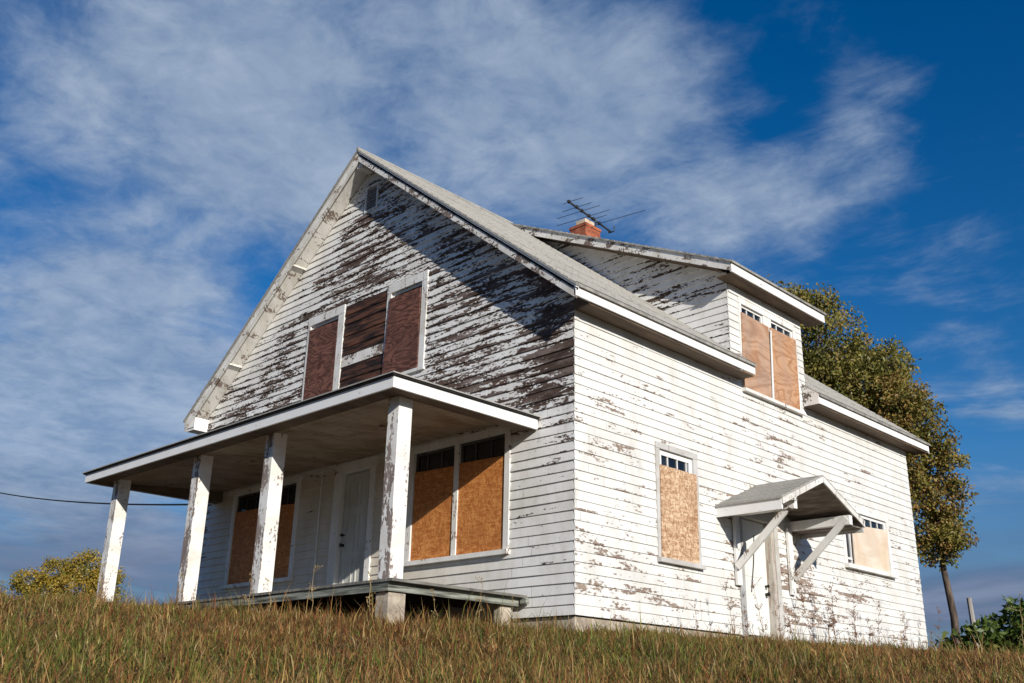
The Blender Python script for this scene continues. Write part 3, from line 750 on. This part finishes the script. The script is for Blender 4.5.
for sgn in (-1, 1):
    mb = MB(); ye = CY+sgn*CH; mb.box(.0, CX-.002, min(ye, ye-sgn*.03), max(ye, ye-sgn*.03), zc(ye)-.175, zc(ye)-.024); mb.build('fascia', M['trimgrey'] if sgn > 0 else M['fascia'], canopy, bevel=.003)
    mb = MB(); cslope(mb, CY+sgn*.002, CY+sgn*(CH-.002), CX, CX+.026, .026, .11); mb.build('rake_board', M['upcasing'], canopy, bevel=.003)
    mb = MB(); mb.box(.0, CX-.01, CY+sgn*.80-.05, CY+sgn*.80+.05, 1.615, 1.75); mb.build('side_beam', M['trim'], canopy)
    mb = MB(); y0 = CY+sgn*.74; mb.box(.02, .065, y0-.06, y0+.06, .66, 1.66); mb.build('ledger', M['trim'], canopy, bevel=.003)
    yb = CY+sgn*.78
    mb = MB(); q = [Vector((.07, yb-.045, .90)), Vector((.99, yb-.045, 1.71))]; dd = (q[1]-q[0]).normalized(); nn = Vector((-dd.z, 0, dd.x))*.05
    mb.prism([q[0]-nn, q[1]-nn, q[1]+nn, q[0]+nn], (0, .045, 0)); mb.build('brace', M['trim'], canopy, bevel=.003)
mb = MB(); mb.box(CX+.001, CX+.045, CY-CH+.20, CY-CH+.34, 1.70, 1.765); mb.build('trim_block', M['rake'], canopy, bevel=.003)
mb = MB(); mb.box(.0, CX-.02, CY+.86, CY+CH-.035, 1.60, 1.615); mb.build('soffit', M['oldboard'], canopy)

# ------------------------------------------------------------------ antenna
ant = thing('tv_antenna', 'old metal television aerial with thin rods mounted above the red brick chimney', 'antenna', (-4.62, 6.04, 8.0))
AB = (-4.62, 6.04, 8.0); za = 8.93
mb = MB(); mb.tube([(-4.62, 6.04, 8.0), (-4.62, 6.04, za+.05)], .018, 8); mb.build('mast', M['metal_dark'], ant, AB)
mb = MB(); mb.tube([(-4.48, 4.96, za), (-4.72, 6.70, za)], .022, 8); mb.build('boom', M['metal_dark'], ant, AB)
bp = lambda y: Vector((-4.48-.24*(y-4.96)/1.74, y, za))
ed = Vector((1., .16, 0)).normalized()
for y, l0, l1 in ((5.02, .15, .34), (5.30, .35, .36), (5.50, .62, .45), (5.78, .82, .52), (5.95, .3, .35), (6.20, .12, 1.12)):
    c_ = bp(y)
    mb = MB(); mb.tube([c_-ed*l0+Vector((0, 0, -.01)), c_, c_+ed*l1+Vector((0, 0, .005))], .0065, 5)
    mb.build('element', M['metal_dark'], ant, AB)
mb = MB()
for y in (5.02, 5.30, 5.50, 5.78, 5.95, 6.20):
    c_ = bp(y); mb.box(c_.x-.026, c_.x+.026, c_.y-.02, c_.y+.02, za-.025, za+.04)
mb.build('bracket', M['wire'], ant, AB)
c_ = bp(6.69)
mb = MB(); mb.tube([c_+Vector((.09, 0, .11)), c_+Vector((.08, .01, .0)), c_, c_+Vector((-.07, 0, 0)), c_+Vector((-.08, 0, .09))], .014, 6); mb.build('end_loop', M['metal_dark'], ant, AB)

# ------------------------------------------------------------------ service wire
pts = []
A_ = Vector((-9.12, -.03, 2.38)); B_ = Vector((-37.2, 2.6, 7.7))
for i in range(41):
    q = i/40; p = A_.lerp(B_, q); p.z -= 4*.42*q*(1-q); pts.append(p)
mb = MB(); mb.tube(pts, .018, 6)
wire = thing('power_line', 'thin black service cable running from the left end of the house out across the sky', 'cable', A_)
mb.build('cable', M['wire'], wire, A_)
mb = MB(); mb.tube([A_+Vector((.06, 0, 0)), A_+Vector((.0, 0, 0)), A_+Vector((-.10, 0, .02))], [.05, .055, .03], 10); mb.build('insulator', M['porcelain'], wire, A_)

# ------------------------------------------------------------------ foliage
def leaf_mesh(name, centers, size, cols, parent, base, mat, aspect=.55):
    """centers (n,3), size (n,), cols (n,3): one folded four-point leaf each"""
    n_ = len(centers)
    d = rng.normal(size=(n_, 3)); d[:, 2] -= .35; d /= np.linalg.norm(d, axis=1)[:, None]
    r = rng.normal(size=(n_, 3)); s_ = np.cross(d, r); s_ /= np.linalg.norm(s_, axis=1)[:, None]
    nrm = np.cross(d, s_)
    h = size[:, None]
    v = np.empty((n_, 4, 3))
    v[:, 0] = centers; v[:, 1] = centers+d*h*.5+s_*h*aspect*.5+nrm*h*.08
    v[:, 2] = centers+d*h; v[:, 3] = centers+d*h*.5-s_*h*aspect*.5+nrm*h*.08
    v = (v.reshape(-1, 3)-np.array(base))*S
    me = bpy.data.meshes.new(name)
    me.vertices.add(4*n_); me.vertices.foreach_set('co', v.ravel())
    me.loops.add(4*n_); me.loops.foreach_set('vertex_index', np.arange(4*n_))
    me.polygons.add(n_); me.polygons.foreach_set('loop_start', np.arange(n_)*4); me.polygons.foreach_set('loop_total', np.full(n_, 4))
    at = me.attributes.new('col', 'FLOAT_COLOR', 'POINT')
    cc = np.concatenate([np.repeat(cols, 4, 0), np.ones((4*n_, 1))], 1); at.data.foreach_set('color', cc.ravel())
    me.update(); me.materials.append(mat)
    o = bpy.data.objects.new(name, me); COL.objects.link(o); o.parent = parent
    return o

def foliage(clumps, twigs, per, size, palette, spread=.16, squash=.85):
    C_, Z_, K_ = [], [], []
    pal = np.array([p[1:] for p in palette]); pw = np.array([p[0] for p in palette]); pw = pw/pw.sum()
    for (x, y, z, r) in clumps:
        nt_ = int(twigs*(r**2))+6
        dirs = rng.normal(size=(nt_, 3)); dirs /= np.linalg.norm(dirs, axis=1)[:, None]
        rad = r*(.45+.62*rng.random(nt_)**.6)
        tc = np.array([x, y, z])+dirs*rad[:, None]*np.array([1, 1, squash])
        tint = rng.choice(len(pal), size=nt_, p=pw)
        for c_, ti in zip(tc, tint):
            k = max(4, int(per*(.5+rng.random())))
            p = c_+np.clip(rng.normal(size=(k, 3)), -1.7, 1.7)*spread*np.array([1, 1, .8])
            C_.append(p); Z_.append(size*(.6+.7*rng.random(k)))
            mixi = np.where(rng.random(k) < .82, ti, rng.choice(len(pal), size=k, p=pw))
            K_.append(pal[mixi]*(.84+.32*rng.random((k, 1)))*(.82+.36*rng.random()))
    return np.concatenate(C_), np.concatenate(Z_), np.concatenate(K_)

def wobbly(a, b_, n_=5, w=.12):
    a, b_ = Vector(a), Vector(b_); out = []
    for i in range(n_+1):
        q = i/n_; p = a.lerp(b_, q)
        if 0 < i < n_: p += Vector((random.uniform(-w, w), random.uniform(-w, w), random.uniform(-w, w)*.5))
        out.append(p)
    return out

def tree(name, label, base, fork, clumps, r0, pal, twigs, per, size, spread=.16, group=None):
    base = (base[0], base[1], GZf(base[0], base[1])-.1)
    root = thing(name, label, 'tree', base, group)
    mb = MB(); pts = wobbly(base, fork, 6, .06); mb.tube(pts, [r0*(1.15-.55*i/6) for i in range(7)], 10)
    mb.build('trunk', M['bark'], root, base, smooth=True)
    for (x, y, z, r) in clumps:
        mb = MB(); st = Vector(fork)+(Vector(base)-Vector(fork))*random.uniform(.0, .25)
        pp = wobbly(st, (x, y, z), 5, .14); mb.tube(pp, [r0*.45*(1-.8*i/5) for i in range(6)], 7)
        for k in range(5):
            d = Vector((random.uniform(-1, 1), random.uniform(-1, 1), random.uniform(-.2, 1))).normalized()*r*.9
            s_ = pp[random.choice((3, 4, 5))]; mb.tube(wobbly(s_, s_+d, 3, .06), [r0*.12, r0*.09, r0*.06, r0*.03], 5)
        mb.build('limb', M['bark'], root, base, smooth=True)
    C_, Z_, K_ = foliage(clumps, twigs, per, size, pal, spread)
    leaf_mesh('crown', C_, Z_, K_, root, base, M['leaf'])
    return root

PAL_A = [(5, .225, .195, .045), (3, .14, .145, .034), (2, .30, .245, .07), (1, .34, .23, .075)]
PAL_B = [(4, .235, .20, .045), (2.5, .31, .21, .06), (2, .15, .15, .034), (1, .33, .19, .06)]
tree('broadleaf_tree', 'large olive green tree rising behind the house roof, right of the dormer', (-5.4, 17.6, 0), (-5.4, 17.0, 4.6),
     [(-5.75, 15.6, 9.85, 1.05), (-4.93, 16.5, 9.25, 1.15), (-4.31, 17.6, 8.2, 1.25), (-3.76, 18.0, 8.55, .72), (-5.8, 16.6, 7.6, 1.6), (-4.94, 17.8, 6.8, 1.5),
      (-6.96, 15.0, 8.5, 1.6), (-3.8, 18.5, 7.55, .8), (-6.9, 16.1, 6.5, 1.6), (-5.35, 15.7, 10.25, .5), (-4.76, 16.2, 10.15, .45), (-4.3, 18.4, 5.6, 1.0), (-7.2, 18.5, 7.6, 1.7), (-6., 19., 8.6, 1.6)],
     .26, PAL_A, 85, 46, .108, .15)
tree('broadleaf_tree', 'slender brownish yellow tree with bare lower trunk beyond the right end of the house', (-3.23, 19.5, 0), (-2.98, 18.3, 3.9),
     [(-2.61, 17.27, 6.5, .62), (-3.1, 17.44, 5.4, .7), (-2.79, 18.1, 4.6, .68), (-3.2, 18.1, 3.75, .6), (-2.62, 18.5, 4.0, .42), (-3.16, 17.0, 6.1, .7), (-2.36, 17.9, 5.45, .42), (-3.5, 18.0, 3.2, .36), (-3.62, 17.3, 4.6, .75), (-2.5, 18.3, 3.45, .3), (-3.05, 18.5, 3.2, .42), (-2.75, 18.4, 3.5, .38), (-2.95, 17.2, 7.15, .6), (-3.3, 17.3, 7.6, .5), (-2.3, 17.6, 5.9, .35), (-2.25, 18.2, 4.75, .32)],
     .10, PAL_B, 120, 36, .100, .12)
def bush(name, label, base, clumps, pal, twigs, per, size, spread, group=None):
    base = (base[0], base[1], GZf(base[0], base[1])-.1)
    root = thing(name, label, 'bush', base, group)
    for (x, y, z, r) in clumps:
        mb = MB(); mb.tube(wobbly(base, (x, y, z), 4, .1), [.05, .04, .03, .02, .012], 6); mb.build('stem', M['bark'], root, base, smooth=True)
    C_, Z_, K_ = foliage(clumps, twigs, per, size, pal, spread)
    leaf_mesh('foliage', C_, Z_, K_, root, base, M['leaf'])
PAL_C = [(4, .33, .24, .035), (2.5, .18, .17, .03), (2.5, .44, .29, .05)]
bush('shrub', 'yellow green rounded shrub on the left horizon behind the leftmost porch post', (-25., 4.5, 0),
     [(-25.3, 4.0, 2.75, .55), (-24.6, 4.7, 2.95, .6), (-25.9, 3.5, 2.45, .5), (-24.2, 5.2, 2.6, .5), (-24.8, 4.5, 2.2, .75), (-25.4, 3.9, 2.1, .65), (-24.1, 5.2, 2.1, .55)], PAL_C, 260, 36, .075, .10)
bush('shrub', 'small yellow green shrub cut by the left edge of the photo', (-28.6, 3.1, 0), [(-28.8, 3.1, 2.3, .6), (-29.3, 2.6, 2.2, .6), (-28.4, 3.5, 1.9, .5)], PAL_C, 120, 34, .085, .12)
PAL_D = [(5, .075, .115, .022), (3, .11, .15, .03), (1, .17, .18, .04)]
bush('shrub', 'dense green leafy bush at the right edge in front of the poles', (-.2, 15., 0),
     [(-.75, 14.5, .55, .45), (-.35, 14.9, .8, .55), (.15, 15.2, .85, .6), (.7, 15.6, .9, .65), (1.2, 15.9, .8, .6), (-1.15, 14.2, .35, .35), (.1, 14.9, .35, .6), (-.5, 14.6, .2, .5), (-.15, 15.1, 1.15, .25)], PAL_D, 90, 20, .17, .13)
fp = (-3.31, 20.9, GZf(-3.31, 20.9)-.2)
mb = MB(); mb.tube([fp, (-3.26, 20.7, 1.3), (-3.21, 20.5, 2.18)], [.085, .078, .07], 8); mb.build('post', M['greywood'], None)
fence_post = bpy.data.objects['post']; fence_post.name = 'fence_post'; fence_post.data.name = 'fence_post'
tag(fence_post, 'short grey leaning wooden post standing behind the green bush at right', 'post')

# ------------------------------------------------------------------ tall dry weeds (countable)
def weed_mesh(h, kind, seed):
    random.seed(seed); mb = MB(); tip = Vector((random.uniform(-.12, .12), random.uniform(-.12, .12), h))
    st = wobbly((0, 0, -.1), tip, 6, .02); mb.tube(st, [.006*(1-.7*i/6) for i in range(7)], 4)
    for k in range(16 if kind == 'weed' else 6):
        p = st[random.randint(2, 6)]; d = Vector((random.uniform(-1, 1), random.uniform(-1, 1), random.uniform(.2, 1.3))).normalized()*random.uniform(.08, .24)*h
        e = wobbly(p, p+d, 3, .01); mb.tube(e, [.0035, .003, .0025, .0015], 4)
        for q in range(7 if kind == 'weed' else 3):
            c_ = e[random.randint(1, 3)]+Vector((random.uniform(-.025, .025), random.uniform(-.025, .025), random.uniform(-.02, .03)))
            r_ = random.uniform(.004, .009); mb.tube([c_-Vector((0, 0, r_)), c_, c_+Vector((0, 0, r_*1.3))], [r_*.3, r_, r_*.2], 5)
    return mb
M['weed'] = simple('dry russet weed', (.11, .05, .03), (.26, .14, .08), (30., 30., 30.))
M['straw'] = simple('straw stalk', (.24, .16, .07), (.40, .29, .14), (30., 30., 30.))
protos = [weed_mesh(h, 'weed', 40+i).build('dry_weed', M['weed']) for i, h in enumerate((1.0, .75, .55))]
used = set()
def plant_weed(pr, x, y, sc_, lab_, group):
    o = pr if pr.name not in used else pr.copy()
    if o is not pr: COL.objects.link(o)
    used.add(pr.name)
    o.location = Vector((x, y, GZf(x, y)))*S; o.rotation_euler = (random.uniform(-.12, .12), random.uniform(-.12, .12), random.uniform(0, 6.28)); o.scale = (sc_,)*3
    tag(o, lab_, 'weed', group)
random.seed(3)
for i, (x, y, s_) in enumerate([(.35, 3.55, .8), (.45, 3.75, .7), (.4, 4.0, .9), (.3, 5.0, 1.05), (.5, 5.25, 1.15), (.35, 5.45, 1.0), (.6, 5.7, .8), (.4, 6.1, .8), (.5, 6.5, .9), (.35, 6.9, .75), (.55, 7.4, .8), (.4, 3.1, .75), (.45, 2.6, .7), (.4, 7.9, .7), (.5, 8.6, .7), (.4, 9.2, .75), (.4, 1.9, .6)]):
    plant_weed(protos[i % 3], x, y, s_, 'dry russet weed stalk standing in the grass against the white side wall', 'dry weeds along the side wall')
protos2 = [weed_mesh(h, 'stalk', 60+i).build('grass_stalk', M['straw']) for i, h in enumerate((.6, .5, .42))]
for i, (x, y, s_) in enumerate([(-7.4, -2.3, 1.), (-7.1, -2.45, .8), (-6.7, -2.5, 1.05), (-7.7, -2.6, .9), (-6.3, -2.4, .8), (-8.4, -2.5, .9), (-4.6, -2.5, .8), (-2.9, -2.5, .9), (-2.2, -2.6, 1.), (-1.6, -2.5, .9), (-.7, -2.4, 1.), (-.4, -1.7, .9), (-.5, -1.1, .9), (-.3, -.7, .8)]):
    plant_weed(protos2[i % 3], x, y, s_, 'straw coloured seed stalk standing in the grass along the porch edge', 'seed stalks along the porch')
dw = weed_mesh(.9, 'stalk', 77).build('dead_stem', M['straw']); dw.location = Vector((.5, 13.0, GZf(.5, 13.)))*S; dw.scale = (1.5, 1.5, 1.35)
tag(dw, 'pale dead stem standing in front of the green bush at the right edge', 'weed')

# ------------------------------------------------------------------ grass (stuff)
def grass():
    cam = np.array([7.7888, -8.9908]); head = math.radians(90+44.7)
    N1 = 760000
    r = np.concatenate([4.2+rng.random(N1)*13.5, 16+rng.random(42000)*26]); th = head+(rng.random(len(r))-.5)*math.radians(84)
    x = cam[0]+r*np.cos(th); y = cam[1]+r*np.sin(th)
    # most blades stand in tufts that share a height, a lean and a colour
    nb = len(x); nc = 15000
    rc = 4.2+rng.random(nc)*14.; tcn = head+(rng.random(nc)-.5)*math.radians(84)
    cxn, cyn = cam[0]+rc*np.cos(tcn), cam[1]+rc*np.sin(tcn)
    tuft = (rng.random(nb) < .68) & (np.arange(nb) < N1)
    ti = rng.integers(0, nc, nb); rad = .05+.10*rng.random(nc)
    ox, oy = rng.normal(size=nb)*rad[ti], rng.normal(size=nb)*rad[ti]
    x = np.where(tuft, cxn[ti]+ox, x); y = np.where(tuft, cyn[ti]+oy, y); r = np.hypot(x-cam[0], y-cam[1])
    th_h = .55+.95*rng.random(nc)**1.5; th_c = rng.normal(size=nc)*.30; th_v = .62+.7*rng.random(nc); th_a = rng.random(nc)*2*np.pi
    hm = np.where(tuft, th_h[ti], .62); cm = np.where(tuft, th_c[ti], 0.); vm = np.where(tuft, th_v[ti], .85)
    oa = np.arctan2(oy, ox); aa = np.where(rng.random(nb) < .5, oa, th_a[ti]+.7*rng.normal(size=nb)); aa = np.where(tuft, aa, rng.random(nb)*2*np.pi)
    cl = np.sin(x*5.1+2*np.sin(y*2.3))*np.sin(y*4.7+1.7*np.sin(x*3.1))*.5+.5
    keep = (rng.random(nb) < .6+.4*cl)
    keep &= ~((x > -W-.02) & (x < .03) & (y > -.03) & (y < L+.03))
    keep &= ~((x > -8.1) & (x < -.85) & (y > -2.05) & (y < .1))
    x, y, r, cl, hm, cm, vm, aa = (q[keep] for q in (x, y, r, cl, hm, cm, vm, aa))
    n_ = len(x); z = ground_z(x, y)
    patch = .5+.25*np.sin(x*.9+1.3*np.sin(y*.7+.5))+.25*np.sin(y*1.1+2.+1.1*np.sin(x*.8))+.08*rng.normal(size=n_)+cm
    h = (.06+.11*rng.random(n_)**1.3)*(.8+.4*cl)*(.8+.35*np.clip(patch, 0, 1))*hm*.98
    tall = rng.random(n_) < .007
    h = np.where(tall, h+.12+.10*rng.random(n_), h)
    near_porch = ((y < -1.6) & (y > -3.2) & (x < .4) & (x > -9)) | ((x > -.9) & (x < .2) & (y < -.1) & (y > -3))
    h *= np.where(near_porch, 1.55, 1.0)
    lean = np.abs(rng.normal(size=n_))*.75+.35; lean = np.where(tall, lean*.55, np.minimum(lean, 1.5))
    az = aa
    dirx, diry = np.cos(az), np.sin(az)
    wd = (.0019+.0028*rng.random(n_))*(.75+.04*r)
    sa = az+np.pi/2+.8*(rng.random(n_)-.5); sx, sy = np.cos(sa)*wd, np.sin(sa)*wd
    base = np.stack([x, y, z-.02], 1)
    d1 = np.stack([dirx*np.sin(lean*.6), diry*np.sin(lean*.6), np.cos(lean*.6)], 1)
    d2 = np.stack([dirx*np.sin(lean*1.7), diry*np.sin(lean*1.7), np.cos(lean*1.7)], 1)
    mid = base+d1*h[:, None]*.55; tip = mid+d2*h[:, None]*.55
    side = np.stack([sx, sy, np.zeros(n_)], 1)
    v = np.empty((n_, 5, 3)); v[:, 0] = base-side; v[:, 1] = base+side; v[:, 2] = mid+side*.8; v[:, 3] = mid-side*.8; v[:, 4] = tip
    pal = np.array([[.34, .180, .060], [.41, .265, .095], [.27, .105, .040], [.215, .195, .042], [.135, .180, .030], [.46, .34, .155]])
    g = np.clip((patch-.30)*1.5, 0, 1)
    pr = np.stack([.32*(1-g)+.12, .17*(1-g)+.11, .32*(1-g)+.07, .13+.22*g, .05+.24*g, np.full(n_, .08)], 1); pr /= pr.sum(1)[:, None]
    ci = (rng.random(n_)[:, None] > np.cumsum(pr, 1)).sum(1).clip(0, 5)
    col = pal[ci]*(.6+.6*rng.random((n_, 1)))*vm[:, None]*1.08
    me = bpy.data.meshes.new('grass')
    me.vertices.add(5*n_); me.vertices.foreach_set('co', (v.reshape(-1, 3)*S).ravel())
    o5 = np.arange(n_)[:, None]*5
    lp = np.concatenate([o5+np.array([[0, 1, 2, 3]]), o5+np.array([[3, 2, 4]])], 1)
    me.loops.add(7*n_); me.loops.foreach_set('vertex_index', lp.ravel())
    ls = (np.arange(n_)[:, None]*7+np.array([[0, 4]])).ravel(); lt = np.tile([4, 3], n_)
    me.polygons.add(2*n_); me.polygons.foreach_set('loop_start', ls); me.polygons.foreach_set('loop_total', lt)
    at = me.attributes.new('col', 'FLOAT_COLOR', 'POINT')
    cc = np.concatenate([np.repeat(col, 5, 0), np.ones((5*n_, 1))], 1); at.data.foreach_set('color', cc.ravel())
    me.update(); me.materials.append(M['grass'])
    o = bpy.data.objects.new('grass', me); COL.objects.link(o); o['kind'] = 'stuff'
    tag(o, 'rough uncut brown and green grass covering the slope in front of the house', 'grass')
    return o
grass()

# ------------------------------------------------------------------ light
to_sun = Vector((2.5, -1., 1.0)).normalized()
elev = math.asin(to_sun.z); az = math.atan2(to_sun.x, to_sun.y)
sd = bpy.data.lights.new('sun', 'SUN'); sd.energy = 4.9; sd.angle = math.radians(.5); sd.color = (1., .955, .88)
so = bpy.data.objects.new('sun', sd); COL.objects.link(so); so.rotation_euler = (-to_sun).to_track_quat('-Z', 'Y').to_euler()

wld = bpy.data.worlds.new('World'); sc.world = wld; wld.use_nodes = True
t = NT(wld.node_tree); bg = wld.node_tree.nodes['Background']
sky = t.N.new('ShaderNodeTexSky'); sky.sky_type = 'NISHITA'; sky.sun_disc = False
sky.sun_elevation = elev; sky.sun_rotation = az; sky.air_density = 1.0; sky.dust_density = .3; sky.ozone_density = 4.
BGS = .10
tc = t.N.new('ShaderNodeTexCoord')
D = tc.outputs['Generated']; dx_, dy_, dz_ = t.sep(D)
hs = t.N.new('ShaderNodeHueSaturation'); hs.inputs['Saturation'].default_value = 1.33; hs.inputs['Hue'].default_value = .506; hs.inputs['Value'].default_value = .88; t.set(hs.inputs['Color'], sky.outputs[0])
den = t.m('ADD', t.m('MAXIMUM', dz_, 0.), .10)
P = t.xyz(t.m('DIVIDE', dx_, den), t.m('DIVIDE', dy_, den), 0.)
def blob(c, w):
    """soft patch of sky round a direction"""
    v = Vector(c).normalized(); n_ = t.N.new('ShaderNodeVectorMath'); n_.operation = 'DOT_PRODUCT'
    t.set(n_.inputs[0], D); n_.inputs[1].default_value = v
    a = math.cos(math.radians(w))
    return t.mr(n_.outputs['Value'], a, 1., 0., 1., True)
# thin mottled high cloud over the left and centre, wisps on the right, a grey-violet bank low down
wp = t.node('ShaderNodeMapping', {'Vector': P}, vector_type='POINT'); wp.inputs['Rotation'].default_value = (0, 0, math.radians(-38)); wp.inputs['Scale'].default_value = (1., 2.3, 1.)
c1 = t.noise(wp.outputs[0], 2.0, 10., .62, .7)
c2 = t.noise(P, 3.6, 8., .62, .4)
c3 = t.noise(P, .9, 3., .5)
c4 = t.noise(P, 11., 6., .62, .5)
cl = t.m('ADD', t.m('ADD', t.m('MULTIPLY', c1, .36), t.m('MULTIPLY', c2, .30)), t.m('ADD', t.m('MULTIPLY', c3, .22), t.m('MULTIPLY', c4, .12)))
acc = 0.
for (c, w_, k) in [((-.82, .32, .47), 15, .15), ((-.66, .51, .55), 17, .17), ((-.55, .60, .58), 10, .10), ((-.50, .69, .52), 9, .13), ((-.46, .77, .44), 6, .14), ((-.90, .36, .27), 12, .30), ((-.87, .37, .31), 8, .10), ((-.40, .74, .54), 4, -.06),
                   ((-.75, .34, .56), 11, .07), ((-.33, .80, .50), 6, .05), ((-.37, .80, .47), 5, .09), ((-.31, .79, .53), 3.5, .05), ((-.29, .88, .37), 5, .07), ((-.33, .91, .24), 7, .08), ((-.875, .32, .36), 8, -.15), ((-.81, .43, .37), 6, -.10), ((-.79, .17, .58), 7, -.09)]:
    acc = t.m('ADD', acc, t.m('MULTIPLY', blob(c, w_), k))
c6 = t.noise(t.xyz(t.m('MULTIPLY', dx_, 5.), t.m('MULTIPLY', dy_, 5.), t.m('MULTIPLY', dz_, 22.)), 1.2, 8., .62, .6)
lo = t.mr(dz_, .26, .40, .75, 0., True)
cl = t.m('ADD', t.m('MULTIPLY', cl, t.m('SUBTRACT', 1., lo)), t.m('MULTIPLY', c6, lo))
cf = t.m('ADD', cl, acc)
fac = t.mr(cf, .51, .80, 0., .84, True)
ccol = t.mix(t.mr(t.m('ADD', t.m('MULTIPLY', c2, .6), t.m('MULTIPLY', c4, .4)), .40, .62), (2.1, 2.95, 4.4), (3.8, 4.6, 5.8))
skc = t.mix(fac, hs.outputs[0], ccol)
# low bank
c5 = t.noise(t.xyz(t.m('MULTIPLY', dx_, 3.), t.m('MULTIPLY', dy_, 3.), t.m('MULTIPLY', dz_, 16.)), 1.3, 6., .55, .4)
bk = t.m('MULTIPLY', t.mr(dz_, .09, .25, 1., 0., True), t.mr(c5, .30, .60, .45, .95))
skc = t.mix(bk, skc, t.mix(t.mr(c5, .52, .70), (.85, 1.18, 2.2), (2.0, 2.45, 3.6)))
t.set(bg.inputs['Color'], skc); bg.inputs['Strength'].default_value = BGS

# ------------------------------------------------------------------ camera
F_PX = 1002.66
y_, p_, r_ = (math.radians(a) for a in (44.7025, 20.2474, 1.2019))
fw = Vector((-math.sin(y_)*math.cos(p_), math.cos(y_)*math.cos(p_), math.sin(p_)))
rt = Vector((math.cos(y_), math.sin(y_), 0)); up = rt.cross(fw)
R_ = rt*math.cos(r_)+up*math.sin(r_); U_ = -rt*math.sin(r_)+up*math.cos(r_)
cd = bpy.data.cameras.new('camera'); cam = bpy.data.objects.new('camera', cd); COL.objects.link(cam)
mw = Matrix((R_, U_, -fw)).transposed().to_4x4(); mw.translation = Vector((7.7888, -8.9908, -1.0548))*S
cam.matrix_world = mw
cd.sensor_width = 36; cd.lens = F_PX/1024*36; cd.clip_start = .05; cd.clip_end = 12000
sc.camera = cam

sc.render.engine = 'CYCLES'
sc.cycles.use_denoising = True
sc.cycles.max_bounces = 6; sc.cycles.diffuse_bounces = 3; sc.cycles.transparent_max_bounces = 4
sc.view_settings.view_transform = 'Standard'; sc.view_settings.look = 'None'
sc.view_settings.exposure = .10; sc.view_settings.gamma = 1.; sc.view_settings.use_curve_mapping = False
